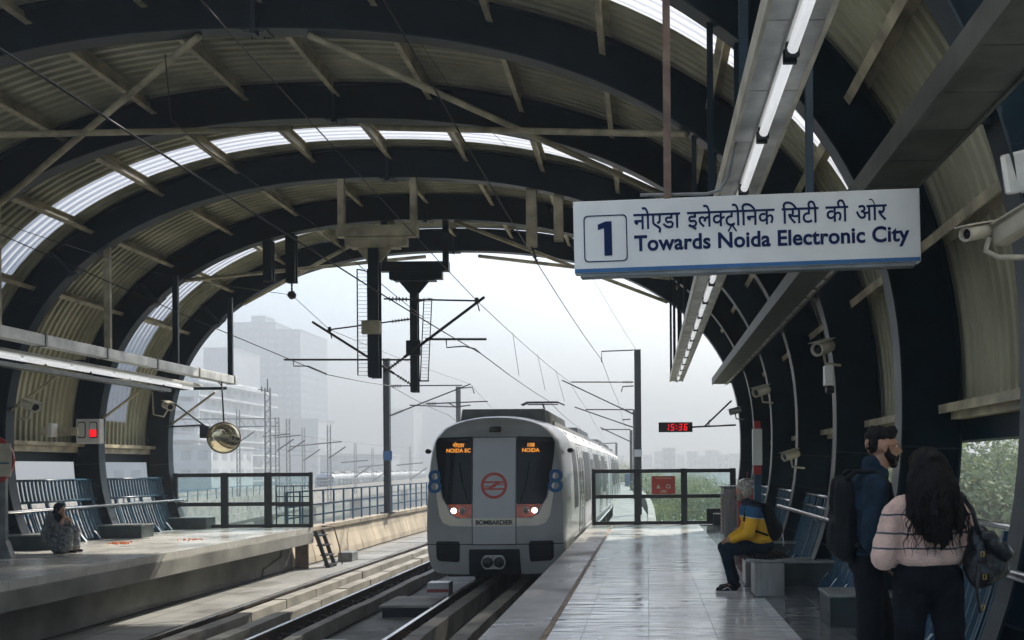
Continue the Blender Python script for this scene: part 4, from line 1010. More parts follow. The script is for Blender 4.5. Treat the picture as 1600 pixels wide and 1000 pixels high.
# ---------------------------------------------------------------- trees
def make_tree(name, label, h, rad, nleaf, seed, m, lean=0.):
    r = random.Random(seed); t = thing(name, label, 'tree', (0, 0, 0), None)
    b = MB(); top = V((lean, 0, h * .72)); b.tube([(0, 0, 0), (lean * .3, .1, h * .25), (lean * .6, 0, h * .5), top], [.26, .2, .14, .06], 8)
    cl = []
    for i in range(15):
        a = r.uniform(0, 6.28); rr = rad * r.uniform(.25, .85); z = h * r.uniform(.5, .92); rr *= 1.15 - abs(z / h - .62) * 1.3
        c = V((lean + rr * math.cos(a), rr * math.sin(a), z)); cl.append((c, rad * r.uniform(.28, .5)))
        b.tube([(lean * .5, 0, h * r.uniform(.25, .5)), c.lerp(V((0, 0, h * .5)), .4), c], [.09, .05, .02], 5)
    b.build('trunk', 'trunk', t, local=True)
    b = MB()
    for c, cr in cl:
        for j in range(nleaf // 15):
            v = V((r.gauss(0, 1), r.gauss(0, 1), r.gauss(0, .8))); v = v.normalized() * cr * r.uniform(.55, 1.05) + c
            s_ = r.uniform(.055, .13); u = V((r.gauss(0, 1), r.gauss(0, 1), r.gauss(0, 1))).normalized(); w2 = u.orthogonal().normalized()
            b.face([v - u * s_, v + w2 * s_ * .55, v + u * s_, v - w2 * s_ * .55])
    b.build('crown', m, t, local=True); return t
protos = [make_tree('broadleaf_tree', 'x', 9.2, 3.4, 11000, 1, 'leaf'), make_tree('broadleaf_tree', 'x', 10.2, 3.9, 13000, 2, 'leaf2', .6), make_tree('broadleaf_tree', 'x', 8.0, 3.0, 9000, 5, 'leaf')]
used = [False] * 3
def near_place(dx, dy):
    return ''
tr = []
for i in range(30):                      # through the right gate
    d = 34 + i * 3.1 + rs.uniform(-1, 1); px = rs.uniform(1000, 1170); tr.append((px, d, rs.uniform(.74, .88) if d < 60 else rs.uniform(.88, 1.02)))
for i in range(12):                      # skyline of green over the horizon
    tr.append((rs.uniform(930, 1180), rs.uniform(125, 210), rs.uniform(.98, 1.12)))
for i in range(20):                      # through the right wall openings
    d = rs.uniform(30, 70); tr.append((rs.uniform(1440, 1700), d, rs.uniform(.95, 1.35)))
rows_ = {}
GD = ['yellowish', 'dark', 'rounded', 'ragged', 'pale', 'spreading', 'leaning', 'dense', 'thin', 'bushy']
seen_l = set()
for i, (px, d, s_) in enumerate(tr):
    k = i % 3; p = P(px, 730, d)
    zone = 'through the right gate' if px < 1200 and d < 125 else ('on the right horizon' if px < 1200 else 'outside the right wall opening')
    side = ('far left' if (px - (930 if px < 1200 else 1440)) / 260 < .25 else 'left' if (px - (930 if px < 1200 else 1440)) / 260 < .5 else 'middle' if (px - (930 if px < 1200 else 1440)) / 260 < .75 else 'right')
    rank = sorted(x[1] for x in tr if (x[0] < 1200) == (px < 1200)).index(d)
    l_ = 'green tree %s, number %s nearest there' % (zone, rank + 1)
    l_ = 'leafy tree %s, %s, about %d metres off' % (zone, side, round(d))
    while l_ in seen_l: d += 1; l_ = 'leafy tree %s, %s, about %d metres off' % (zone, side, round(d))
    seen_l.add(l_); p = P(px, 730, d)
    if not used[k]: used[k] = True; o = protos[k]; o['label'] = l_; o.location = (p.x, d, -9); o.rotation_euler.z = rs.uniform(0, 6); o.scale = (s_, s_, s_)
    else: o = dup(protos[k], (p.x, d, -9), l_, rs.uniform(0, 6), (s_, s_, s_ * rs.uniform(.92, 1.05)))
    o['group'] = 'trees outside on the right'
# ---------------------------------------------------------------- direction sign
SW, SH, SY = 2.40, .505, 6.72
sc0 = P(1164, 364, SY); SG = thing('platform_sign', 'wide white hanging sign reading 1 Towards Noida Electronic City', 'sign', tuple(sc0))
SG_rot = Euler((0, R(-.95), R(-3.2)), 'XYZ')
SG.rotation_euler = SG_rot
def sbox(x0, x1, z0, z1, y0, y1, name, m, bev=0): return MB().box(x0, x1, y0, y1, z0, z1).build(name, m, SG, bevel=bev, local=True)
sbox(-SW / 2, SW / 2, -SH / 2, SH / 2, -.05, .05, 'sign_face', 'signwhite', .006)
sbox(-SW / 2 + .006, SW / 2 - .006, -SH / 2 + .002, -SH / 2 + .030, -.054, -.0505, 'blue_edge', 'signblue')
sbox(-SW / 2 + .04, SW / 2 - .04, -SH / 2 - .028, -SH / 2 - .001, -.045, .045, 'bottom_trough', 'greysteel', .004)
def sput(b, name, m='signtext'): return b.build(name, m, SG, local=True)
def s2(me, ox, oz, sc_x=1., sc_z=1., y=-.0535, shear=0):
    for v in me.vertices: v.co = V((v.co.x * sc_x + ox + v.co.y * shear, y, v.co.y * sc_z + oz))
    return me
# numbered panel
b = MB(); o_ = rounded([(-1.128, -.178), (-.822, -.178), (-.822, .150), (-1.128, .150)], .035, 6); i_ = rounded([(-1.120, -.170), (-.830, -.170), (-.830, .142), (-1.120, .142)], .030, 6)
vo = [b.bm.verts.new((x, -.0535, z)) for x, z in o_]; vi = [b.bm.verts.new((x, -.0535, z)) for x, z in i_]; n = len(vo)
for k in range(n): b.bm.faces.new((vo[k], vo[(k + 1) % n], vi[(k + 1) % n], vi[k]))
sput(b, 'number_frame')
b = MB(); b.face([(-.985, -.0535, -.135), (-.930, -.0535, -.135), (-.930, -.0535, .105), (-.972, -.0535, .105), (-1.028, -.0535, .085), (-1.028, -.0535, .045), (-.985, -.0535, .058)]); sput(b, 'number_one')
# English line
me = textmesh('Towards Noida Electronic City', .150, .0042, space=1.02)
xs = [v.co.x for v in me.vertices]; k = 1.90 / (max(xs) - min(xs)); s2(me, -.775 - min(xs) * k, -.108, k, 1.0)
b = MB(); b.add(me); sput(b, 'english_lettering')
# Hindi line; the half ka and the ra stroke under the ta are drawn by hand
def dev(tx, clip=None):
    me = textmesh(tx, .150, .0018); b = bmesh.new(); b.from_mesh(me)
    if clip: bmesh.ops.bisect_plane(b, geom=b.verts[:] + b.edges[:] + b.faces[:], plane_co=(clip, 0, 0), plane_no=(1, 0, 0), clear_outer=True)
    b.to_mesh(me); b.free(); return me
b = MB(); cur = 0.
w_ka = max(v.co.x for v in dev('क').vertices)
def adv(tx):
    c_ = bpy.data.curves.new('m', 'FONT'); c_.size = .150
    def wd(s_):
        c_.body = s_; o = bpy.data.objects.new('m', c_); me = bpy.data.meshes.new_from_object(o); bpy.data.objects.remove(o); return max(v.co.x for v in me.vertices)
    return wd(tx + 'न') - wd('न')
pieces = [('नोएडा', None), (' ', None), ('इले', None), ('क', w_ka * .76), ('ट', 'ra'), ('ोिनक', None), (' ', None), ('िसटी', None), (' ', None), ('की', None), (' ', None), ('ओर', None)]
allv = []
for tx, cl in pieces:
    if tx == ' ': cur += .055; continue
    me = dev(tx, cl if isinstance(cl, float) else None)
    for v in me.vertices: v.co.x += cur
    if cl == 'ra':
        x0 = cur + .052; y0 = -.006
        for q in (-1, 1):
            A_, B2 = V((x0, y0 + .012, 0)), V((x0 + q * .030, y0 - .030, 0)); pb = bmesh.new(); pb.from_mesh(me)
            nn = (B2 - A_).normalized().cross(V((0, 0, 1))) * .0055
            pb.faces.new([pb.verts.new(p) for p in (A_ - nn, B2 - nn, B2 + nn, A_ + nn)]); pb.to_mesh(me); pb.free()
    allv.append(me); cur += (cl if isinstance(cl, float) else adv(tx))
tot = cur; k = 1.745 / tot
for me in allv: s2(me, -.775, .042, k, 1.12); b.add(me)
sput(b, 'hindi_lettering')
for px, m_ in ((1043, 'rust'), (1265, 'dpanel')):
    q = P(px, 305, SY); top = arch(s_at_x(q.x), .02)[1]
    t = MB(); w_ = .026; t.box(q.x - w_, q.x + w_, SY - .02, SY - .012, q.z - .03, top); t.box(q.x - w_, q.x - w_ + .008, SY - .012, SY + .02, q.z - .03, top)
    t.build('sign_hanger', m_, label='%s vertical steel hanger holding the sign near its %s' % (('rusty brown', 'middle left') if px == 1043 else ('teal', 'right part')), category='hanger', group='hangers of the platform sign')
MB().tube([P(1000, 305, SY + .02), P(1060, 304, SY + .02), P(1105, 303, SY + .05), P(1125, 297, 6.72), P(1138, 275, 6.7), P(1152, 215, 6.6), P(1160, 160, 6.2)], .012, 8).build('cable_conduit', 'greysteel', label='thin grey conduit curving from the light tray onto the sign top', category='conduit')

# ---------------------------------------------------------------- light trays
def tray(name, label, x0, x1, z, y0, y1, m, step, tubes=None, edge=None, h=.10, hangs=(), hx=None):
    t = thing(name, label, 'light tray', ((x0 + x1) / 2, (y0 + y1) / 2, z))
    b = MB(); y = y0
    while y < y1: b.box(x0, x1, y + .006, min(y + step, y1) - .006, z, z + .012); y += step
    b.box(x0 + .01, x1 - .01, y0, y1, z + .014, z + h); b.build('tray_panels', m, t)
    b = MB()
    for x in (x0, x1): b.box(x - .012, x + .012, y0, y1, z - .02, z + h + .02)
    b.build('tray_edges', edge or m, t, bevel=.003)
    if tubes:
        tx, L, gap, r_ = tubes; y = y0 + .15; i = 0
        b2 = MB(); b2.box(tx - .035, tx + .035, y0 + .1, y1 - .1, z - .03, z - .002); b2.build('lamp_batten', 'white', t)
        while y + L < y1:
            b3 = MB(); b3.tube([(tx, y, z - .062), (tx, y + L - gap, z - .062)], r_, 10); u = b3.build('tube_lamp', 'tube_lit', t)
            for yy in (y - .03, y + L - gap): MB().box(tx - r_ - .006, tx + r_ + .006, yy, yy + .03, z - .062 - r_ - .006, z - .028).build('lamp_holder', 'black', u)
            y += L
    for y in hangs:
        for x in (hx or (x0 + .03, x1 - .03)):
            top = arch(s_at_x(x), .02)[1] if -11.5 < x < 1.5 else z + .6
            MB().box(x - .03, x + .03, y - .012, y + .012, z + h, top).build('hanger', 'navy', t)
    return t
tray('light_tray', 'grey ceiling tray with a row of tube lamps passing above the sign', .60, .92, 3.73, 1.2, 25, 'tray', .9, (.77, 1.25, .12, .030), 'cream', hangs=[y for y in RIBS[:8]])
b = MB()
t = tray('service_tray', 'dull sloping service tray along the right wall below the ribs', 1.70, 2.09, 3.65, 1.2, 25, 'darktray', .62, None, 'darktray', h=.14)
b = MB(); y = 8.
while y < 24.8: b.box(2.03, 2.066, y, y + .42, 3.632, 3.648); y += .62
b.build('bright_gap_strips', 'tube', t, kind='stuff')  # pale slabs stand in for the bright gap along the tray edge
b = MB()
for y in RIBS[:8]:
    q = arch(s_at_z(3.72, True), .02); MB().bar((2.0, y, 3.72), (q[0] + .05, y, 3.72), .08, .09).build('wall_bracket', 'navy', t)
# left side: cable beam and lamp row
t = thing('cable_beam', 'pale square cable beam hung along the left platform', 'beam', (-10.5, 19, 3.78))
MB().box(-10.60, -10.40, 9, 24.4, 3.68, 3.88).build('beam_box', 'tray', t, bevel=.008)
b = MB(); y = 9.
while y < 24.2: b.box(-10.612, -10.388, y, y + .05, 3.668, 3.892); y += 1.9
b.build('beam_joints', 'greysteel', t)
for y in (15.5, 18.7, 21.4, 24.2):
    top = arch(s_at_x(-10.5), .02)[1]; MB().box(-10.56, -10.44, y - .02, y + .05, 3.88, top).build('hanger', 'navy' if y > 20 else 'purlin', t)
t = thing('lamp_row', 'double row of white tube lamps above the left platform', 'lamp row', (-11.05, 18, 3.5))
MB().box(-11.22, -10.92, 9, 23.6, 3.56, 3.62).build('batten', 'white', t, bevel=.006)
for k, x in enumerate((-11.16, -10.98)):
    y = 9.2 + k * .5
    while y < 22.6:
        MB().tube([(x, y, 3.51), (x, y + 1.3, 3.51)], .034, 10).build('tube_lamp', 'tube_lit', t); y += 1.45
MB().box(-11.3, -11.1, 9, 22.4, 3.34, 3.42).build('lower_channel', 'greysteel', t)
for y in RIBS[0:5]:
    q = arch(s_at_z(3.5), .02); MB().bar((-10.95, y, 3.64), (q[0], y, 3.64), .06, .07).build('wall_bracket', 'navy', t)
    MB().tube([(-11.25, y + .02, 3.55), (arch(s_at_z(2.7), .02)[0], y + .02, 2.7)], .03, 8).build('strut', 'purlin', t)

# ---------------------------------------------------------------- end gates
def gate(name, label, y, xs, z1, zmid, extra=None, thick=.05):
    t = thing(name, label, 'gate', ((xs[0][0] + xs[-1][1]) / 2, y, 0), 'framed glass gates closing the platform ends')
    X0, X1 = xs[0][0], xs[-1][1]
    b = MB()
    for z, h in ((.05, .09), (zmid, .10), (z1 - .05, .10)): b.box(X0, X1, y - thick / 2, y + thick / 2, z - h / 2, z + h / 2)
    b.build('rails', 'black', t, bevel=.004)
    for a, c in xs:
        MB().box(a, c, y - thick / 2 - .012, y + thick / 2 + .012, 0, z1 + .01).build('post', 'black', t, bevel=.004)
    for (a, c), (a2, c2_) in zip(xs, xs[1:]):
        for z0, zz in ((.10, zmid - .055), (zmid + .055, z1 - .105)):
            MB().box(c + .003, a2 - .003, y - .006, y + .006, z0, zz).build('glass_pane', 'glass', t)
    return t
def gx(px, y=25.0): return P(px, 780, y).x
GL = gate('end_gate', 'black framed glass gate at the end of the left platform', 25.02, [(gx(271), gx(277)), (gx(345), gx(356)), (gx(413), gx(424)), (gx(483), gx(488))], 1.43, .62)
b = MB(); x0, x1 = gx(426), gx(481)
for z in (.3, .55, .8, 1.08): b.tube([(x0, 25.25, z), (x1, 25.25, z)], .016, 6)
for i in range(5): b.tube([(x0 + (x1 - x0) * i / 4, 25.25, .05), (x0 + (x1 - x0) * i / 4, 25.25, 1.08)], .02, 6)
b.build('inner_railing', 'navy_rail', GL)
GR = gate('end_gate', 'black framed glass gate with red notice at the end of the near platform', 25.02, [(gx(925), gx(931)), (gx(991), gx(1001)), (gx(1064), gx(1074)), (gx(1141), gx(1150))], 1.45, .74)
b = MB(); a, c = P(1104, 796, 24.9), P(1145, 818, 24.9); b.box(a.x, c.x, 24.86, 24.96, .03, .42); b.build('corner_panel', 'black', GR)
a, c = P(1018, 744, 24.9), P(1055, 772, 24.9)
NT = MB().box(a.x, c.x, 24.93, 24.945, c.z, a.z).build('red_notice', 'redsign', GR)
b = MB(); cx = (a.x + c.x) / 2
for i in range(3):
    w_ = (.24, .19, .22)[i]; z = a.z - .06 - i * .035 if i < 1 else c.z + .05 + (2 - i) * .035
    me = textmesh(('NO ENTRY BEYOND', 'सावधान', 'DANGER')[i], .045, .001, 'CENTER'); 
    for v in me.vertices: v.co = V((v.co.x + cx, 24.927, v.co.y + z - .01))
    b.add(me)
b.face([(cx - .19, 24.927, c.z + .15), (cx - .07, 24.927, c.z + .15), (cx - .13, 24.927, c.z + .26)])
rp = ringpoly(.035, .058, cx + .13, c.z + .2, 20)
for v in rp.vertices: v.co = V((v.co.x, 24.927, v.co.y))
b.add(rp); b.build('notice_lettering', 'cream', NT)
MB().box(gx(1129), gx(1146), 24.55, 24.8, .0, .30).build('waste_box', 'black', bevel=.01, label='small black box on the floor by the right gate corner', category='box')
# steel service ladder at the end of the left platform
t = thing('track_ladder', 'black steel steps down to the track at the left platform end', 'steps', (-8.8, 25.9, -1.27))
for q in (0, .55):
    MB().bar((-8.95 + q * 0 , 25.45 + q, -1.27), (-9.35, 25.45 + q, -.1), .04, .12).build('stringer', 'black', t) if False else MB().bar((-8.45, 25.5 + q, -1.27), (-8.85, 25.5 + q, -.12), .04, .10).build('stringer', 'black', t)
for i in range(4):
    z = -1.05 + i * .26; x = -8.53 - i * .09; MB().box(x - .11, x + .11, 25.52, 26.03, z, z + .03).build('tread', 'black', t)
MB().tube([(-8.62, 25.4, 0), (-8.58, 26.2, -.05), (-8.5, 26.4, -.6), (-8.42, 26.45, -1.2)], .02, 6).build('side_rail', 'rust', t)
b = MB(); b.box(-9.28, -8.95, 25.22, 25.3, -1.27, -.42); b.build('cable_riser', 'rust', label='rusty cable riser on the end face of the left platform', category='riser')
b = MB(); b.tube([(-9.27, 23.0, -1.2), (-9.27, 23.1, -.9), (-9.27, 24.2, -.7), (-9.27, 24.3, -.45)], .015, 6); b.build('wall_cable', 'black', label='black cable clipped on the wall under the left platform', category='cable')

# ---------------------------------------------------------------- clock
d = 24.2; a, c = P(1029, 660, d), P(1082, 675, d); t = thing('digital_clock', 'red digital clock showing 15:36 on an arm from the right wall', 'clock', tuple((a + c) / 2))
MB().box(a.x, c.x, d - .05, d + .05, c.z, a.z).build('clock_case', 'black', t, bevel=.008)
SEG = {'1': 'bc', '5': 'afgcd', '3': 'abgcd', '6': 'afgcde'}
b = MB(); hh = .165; ww = .085; th = .021; zc = (a.z + c.z) / 2
def seg(cx, s_):
    g_ = th * .35
    R_ = {'a': (-ww / 2, ww / 2, hh / 2 - th, hh / 2), 'g': (-ww / 2, ww / 2, -th / 2, th / 2), 'd': (-ww / 2, ww / 2, -hh / 2, -hh / 2 + th),
          'b': (ww / 2 - th, ww / 2, g_ + th * .3, hh / 2 - g_), 'c': (ww / 2 - th, ww / 2, -hh / 2 + g_, -g_ - th * .3), 'f': (-ww / 2, -ww / 2 + th, g_ + th * .3, hh / 2 - g_), 'e': (-ww / 2, -ww / 2 + th, -hh / 2 + g_, -g_ - th * .3)}[s_]
    x0, x1, z0, z1 = R_; sh = .12; b.face([(cx + x0 + z0 * sh, d - .0545, zc + z0), (cx + x1 + z0 * sh, d - .0545, zc + z0), (cx + x1 + z1 * sh, d - .0545, zc + z1), (cx + x0 + z1 * sh, d - .0545, zc + z1)])
cx0 = (a.x + c.x) / 2 + .06
for dx, ch in ((-.27, '1'), (-.135, '5'), (.06, '3'), (.195, '6')):
    for s_ in SEG[ch]: seg(cx0 + dx, s_)
for zz in (-.035, .035): b.face([(cx0 - .052, d - .0545, zc + zz - .013), (cx0 - .026, d - .0545, zc + zz - .013), (cx0 - .026, d - .0545, zc + zz + .013), (cx0 - .052, d - .0545, zc + zz + .013)])
b.build('clock_digits', 'led_red', t)
e = P(1150, 664, d); m1 = P(1100, 664, d)
b = MB(); b.tube([(c.x, d, zc), (e.x, d, e.z)], .022, 8); b.tube([(m1.x, d, zc), P(1143, 626, d)], .022, 8); b.tube([(m1.x + .12, d, zc), P(1108, 656, d)], .014, 6); b.build('arm', 'black', t)

# ---------------------------------------------------------------- mirror, signal box, round sign on the left
d = 23.6; p = P(350, 684, d); t = thing('convex_mirror', 'round bulging mirror tinted for warm reflection on an arm at the left platform end', 'mirror', tuple(p))
ax = V((.55, -.83, -.12)).normalized(); pr = [(.37, 0)] + [(.37 * math.cos(u * math.pi / 2 / 10), .13 * math.sin(u * math.pi / 2 / 10)) for u in range(1, 10)] + [(.002, .13)]
MB().lathe(pr, p, ax, 32).build('mirror_dome', 'mirror', t)
MB().lathe([(.30, -.10), (.385, -.03), (.395, .0), (.385, .02), (.372, .02)], p, ax, 32).build('mirror_rim', 'rust', t)
b = MB(); q = P(318, 664, d); b.tube([p + V((-.3, .1, .2)), q, P(262, 667, d)], .022, 6); b.tube([q, P(272, 630, d)], .022, 6); b.build('arm', 'black', t)
b = MB(); b.tube([p + V((0, 0, .36)), P(346, 590, d), P(290, 583, d)], .02, 6); b.tube([P(332, 588, d), P(346, 602, d)], .015, 6); b.build('hanging_rod', 'black', t)
b = MB(); q = P(320, 673, d); b.box(q.x - .12, q.x + .1, d - .03, d + .1, q.z - .18, q.z + .12); b.build('back_box', 'dpanel', t, bevel=.01)
d = 19.3; a, c = P(122, 655, d), P(159, 693, d); t = thing('signal_box', 'white panel with two rounded windows, one lit red, on a left rib', 'signal box', tuple((a + c) / 2))
MB().box(a.x, c.x, d - .08, d + .08, c.z, a.z).build('panel_case', 'white', t, bevel=.015)
W_ = c.x - a.x; H_ = a.z - c.z
for i, (u0, u1) in enumerate(((.08, .42), (.58, .92))):
    po = rounded([(a.x + W_ * u0, c.z + H_ * .22), (a.x + W_ * u1, c.z + H_ * .22), (a.x + W_ * u1, c.z + H_ * .88), (a.x + W_ * u0, c.z + H_ * .88)], .04)
    MB().prism(po, (0, d - .092, 0), (1, 0, 0), (0, 0, 1), (0, .011, 0)).build('window_surround', 'dpanel', t)
    pi_ = rounded([(a.x + W_ * (u0 + .03), c.z + H_ * .27), (a.x + W_ * (u1 - .03), c.z + H_ * .27), (a.x + W_ * (u1 - .03), c.z + H_ * .84), (a.x + W_ * (u0 + .03), c.z + H_ * .84)], .03)
    MB().prism(pi_, (0, d - .098, 0), (1, 0, 0), (0, 0, 1), (0, .005, 0)).build('window_face', 'white', t)
    if i: MB().box(a.x + W_ * (u0 + .03), a.x + W_ * (u1 - .03), d - .104, d - .0985, c.z + H_ * .27, c.z + H_ * .56).build('red_lamp', 'led_red', t)
d = 16.7; p = P(-18, 719, d); t = thing('station_roundel', 'round red ring sign with a cream name bar at the left edge', 'sign', (p.x, d, 0))
ro = [(p.x + .44 * math.cos(i * math.pi / 24), p.z + .44 * math.sin(i * math.pi / 24)) for i in range(48)]
MB().prism(ro, (0, d, 0), (1, 0, 0), (0, 0, 1), (0, .04, 0)).build('red_disc', 'red', t)
ri = [(p.x + .27 * math.cos(i * math.pi / 24), p.z + .27 * math.sin(i * math.pi / 24)) for i in range(48)]
MB().prism(ri, (0, d - .006, 0), (1, 0, 0), (0, 0, 1), (0, .005, 0)).build('white_centre', 'cream', t)
MB().prism(rounded([(p.x - .5, p.z - .27), (p.x + .40, p.z - .29), (p.x + .42, p.z), (p.x + .40, p.z + .29), (p.x - .5, p.z + .27)], .03), (0, d - .03, 0), (1, 0, 0), (0, 0, 1), (0, .022, 0)).build('name_bar', 'cream', t, bevel=.004)
MB().box(p.x - .48, p.x + .38, d - .036, d - .031, p.z - .07, p.z - .04).build('bar_stripe', 'parapet_blue', t)
MB().box(p.x + .12, p.x + .26, d + .045, d + .12, 0, p.z - .2).build('post', 'greysteel', t, bevel=.01)
MB().prism([(-.14, 0), (.20, 0), (.09, .3), (-.05, .3)], (p.x + .17, d + .03, 0), (1, 0, 0), (0, 0, 1), (0, .12, 0)).build('post_foot', 'greysteel', t)
b = MB(); rr = random.Random(4)
for i in range(70):
    q = V((-11.0 + rr.gauss(0, .14), 20.0 + rr.gauss(0, .2), .003)) if i < 50 else V((-9.9 + rr.gauss(0, .12), 20.8 + rr.gauss(0, .15), .003)); s_ = rr.uniform(.006, .018); u = rr.uniform(0, 6); b.box(q.x - s_, q.x + s_, q.y - s_, q.y + s_, .002, .002 + s_ * 1.2)
b.build('fallen_petals', 'orange', kind='stuff', label='scattered orange petals on the left platform floor')

# ---------------------------------------------------------------- cameras and speakers
def cctv(px, py, d, label, yaw, L=.34, r=.06, wall=True, m='cream', pipe=None):
    p = P(px, py, d); t = thing('security_camera', label, 'camera', tuple(p), 'security cameras on the ribs')
    ax = V((math.sin(R(yaw)), -math.cos(R(yaw)), -.25)).normalized()
    MB().lathe([(r * .5, -L / 2), (r * .9, -L / 2 + .01), (r, -L / 2 + .04), (r, L / 2 - .05), (r * 1.05, L / 2), (r * .8, L / 2), (r * .75, L / 2 - .03)], p, ax, 16).build('camera_tube', m, t)
    b = MB(); u = V((0, 0, 1)); s_ = ax.cross(u).normalized(); q = p + u * (r + .008) + ax * .03
    b.bar(q - ax * L * .5, q + ax * L * .56, r * 2.1, .01); b.build('sun_shield', m, t)
    MB().lathe([(r * .7, 0), (.003, .012)], p + ax * (L / 2 - .03), ax, 14).build('lens', 'black', t)
    sg = 1 if p.x > 0 else -1
    pts = pipe or [p + V((0, 0, -r)), p + V((.02 * sg, 0, -r - .12)), p + V((.22 * sg, .03, -r - .14))]
    MB().tube(pts, .018, 8).build('mount_arm', m, t); return t
cctv(1287, 543, 12.2, 'white tube camera high on the wall above the standing man', -40, .36, .085)
cctv(1190, 611, 18.4, 'smaller white tube camera above the totem post', -50, .36, .09)
cctv(1236, 711, 15.3, 'cream camera low on a rib beside the totem post', -60, .3, .07)
cctv(1149, 642, 24.4, 'tiny dark camera above the clock arm at the far right', -70, .3, .08, m='greysteel')
cctv(262, 634, 22.2, 'cream camera on a bent pipe beside the left platform mirror', 50, .32, .09, pipe=[P(262, 640, 22.2), P(256, 651, 22.2), P(240, 648, 22.2), P(238, 612, 22.2)])
cctv(48, 634, 15.6, 'cream camera half seen high at the left edge', 60, .34, .08)
cctv(1532, 362, 6.0, 'large worn tube camera under the loudspeaker at the right edge', -52, .34, .045, pipe=[P(1545, 372, 6), P(1540, 392, 6), P(1560, 402, 6), P(1605, 402, 6), P(1640, 398, 6.1)])
t = thing('camera_housing', 'big pale camera housing cut by the right picture edge', 'camera', tuple(P(1585, 352, 5.9)))
MB().bar(P(1560, 372, 6.05), P(1625, 330, 5.7), .12, .13).build('housing_body', 'cream', t, bevel=.03); MB().bar(P(1562, 352, 6.02), P(1628, 312, 5.68), .15, .012).build('hood', 'cream', t)
t = thing('loudspeaker', 'pale box loudspeaker at the upper right edge', 'loudspeaker', tuple(P(1590, 270, 6.1)))
b = MB(); b.hexa([P(1570, 305, 6.0), P(1612, 300, 5.95), P(1620, 300, 6.3), P(1585, 305, 6.35), P(1561, 243, 6.0), P(1606, 232, 5.95), P(1612, 232, 6.3), P(1575, 243, 6.35)]); b.build('speaker_case', 'tray', t, bevel=.015)
b = MB(); b.hexa([P(1572, 301, 5.985), P(1579, 300, 5.984), P(1579, 300, 5.992), P(1572, 301, 5.993), P(1563, 246, 5.985), P(1570, 244, 5.984), P(1570, 244, 5.992), P(1563, 246, 5.993)]); b.build('pale_edge', 'white', t)
MB().tube([P(1590, 300, 6.1), P(1594, 325, 6.1), P(1606, 345, 6.1)], .016, 6).build('mount_arm', 'greysteel', t)
d = 12.1; a, c = P(1288, 571, d), P(1301, 603, d); t = thing('relay_box', 'white slim relay box with black socket below the tube camera', 'box', tuple((a + c) / 2))
MB().box(a.x, c.x, d - .06, d + .1, c.z, a.z).build('box_case', 'white', t, bevel=.01); MB().box(a.x + .02, c.x + .02, d - .03, d + .08, c.z - .09, c.z - .002).build('socket', 'black', t, bevel=.015)
b = MB()
for i in range(2): pass
t = thing('loudspeaker', 'small pale loudspeaker on a left bay beam above the seated woman', 'loudspeaker', tuple(P(82, 672, 18.5)))
q = P(82, 672, 18.5); MB().box(q.x - .05, q.x + .04, 18.4, 18.6, q.z - .13, q.z + .13).build('speaker_case', 'white', t, bevel=.01); MB().box(q.x - .3, q.x + .4, 18.62, 18.68, q.z - .1, q.z + .06).build('back_bar', 'purlin', t)

# ---------------------------------------------------------------- totem, cabinet, red cylinder, bench
d = 15.; x = P(1183, 700, d).x; t = thing('totem_post', 'white totem post with red top and red band behind the seated man', 'post', (x, d, 0))
zt = P(0, 658, d).z; z1 = P(1183, 670, d).z; z2 = P(1183, 727, d).z; z3 = P(1183, 741, d).z
MB().box(x - .05, x + .05, d - .05, d + .05, z1, P(1183, 658, d).z).build('red_top', 'red', t, bevel=.006)
MB().box(x - .072, x + .072, d - .07, d + .07, z2, z1 - .002).build('white_body', 'white', t, bevel=.008)
MB().box(x - .06, x + .06, d - .058, d + .058, z3, z2 - .002).build('red_band', 'red', t)
MB().box(x - .055, x + .055, d - .05, d + .05, 0.012, z3 - .002).build('lower_post', 'navy_rail', t, bevel=.006)
MB().box(x - .14, x + .14, d - .14, d + .14, 0, .012).build('base_plate', 'greysteel', t)
d = 19.; t = thing('rack_cabinet', 'grey metal cabinet with a dark slotted front, before the right gate', 'cabinet', (1.65, d, 0))
MB().box(1.50, 1.84, d, d + .7, 0.01, 1.07).build('cabinet_body', 'brushed', t, bevel=.01)
MB().box(1.47, 1.86, d - .02, d + .72, 1.072, 1.11).build('cabinet_top', 'greysteel', t, bevel=.006)
MB().box(1.486, 1.498, d + .06, d + .64, .15, .95).build('slotted_front', 'black', t)
b = MB()
for i in range(9): b.box(1.480, 1.485, d + .1, d + .6, .20 + i * .08, .24 + i * .08)
b.build('front_slots', 'red', t)
d = 17.4; x = P(1168, 800, d).x; t = thing('red_drum', 'tall red drum bin with steel dome lid behind the seated man', 'bin', (x, d, 0))
MB().lathe([(.17, 0.02), (.19, .04), (.19, 1.08), (.185, 1.10)], (x, d, 0), (0, 0, 1), 28).build('drum', 'red', t)
MB().lathe([(.205, 1.10), (.205, 1.15), (.19, 1.2), (.13, 1.26), (.05, 1.285), (.01, 1.29)], (x, d, 0), (0, 0, 1), 28).build('lid', 'brushed', t)
MB().lathe([(.012, 1.29), (.012, 1.36), (.02, 1.38), (.004, 1.40)], (x, d, 0), (0, 0, 1), 10).build('lid_knob', 'red', t)
MB().lathe([(.20, 0.0), (.20, .018)], (x, d, 0), (0, 0, 1), 28).build('foot_ring', 'brushed', t)
t = thing('bench', 'stainless platform bench with slatted top under the seated man', 'bench', (1.38, 11.7, 0))
b = MB(); pr_ = [(-.27, .405), (-.29, .425), (-.26, .452), (-.12, .44), (.0, .432), (.12, .44), (.26, .452), (.29, .425), (.27, .405)]
b.prism(pr_, (1.39, 10.95, 0), (1, 0, 0), (0, 0, 1), (0, 1.55, 0)); b.build('seat', 'brushed', t, smooth=30)
b = MB()
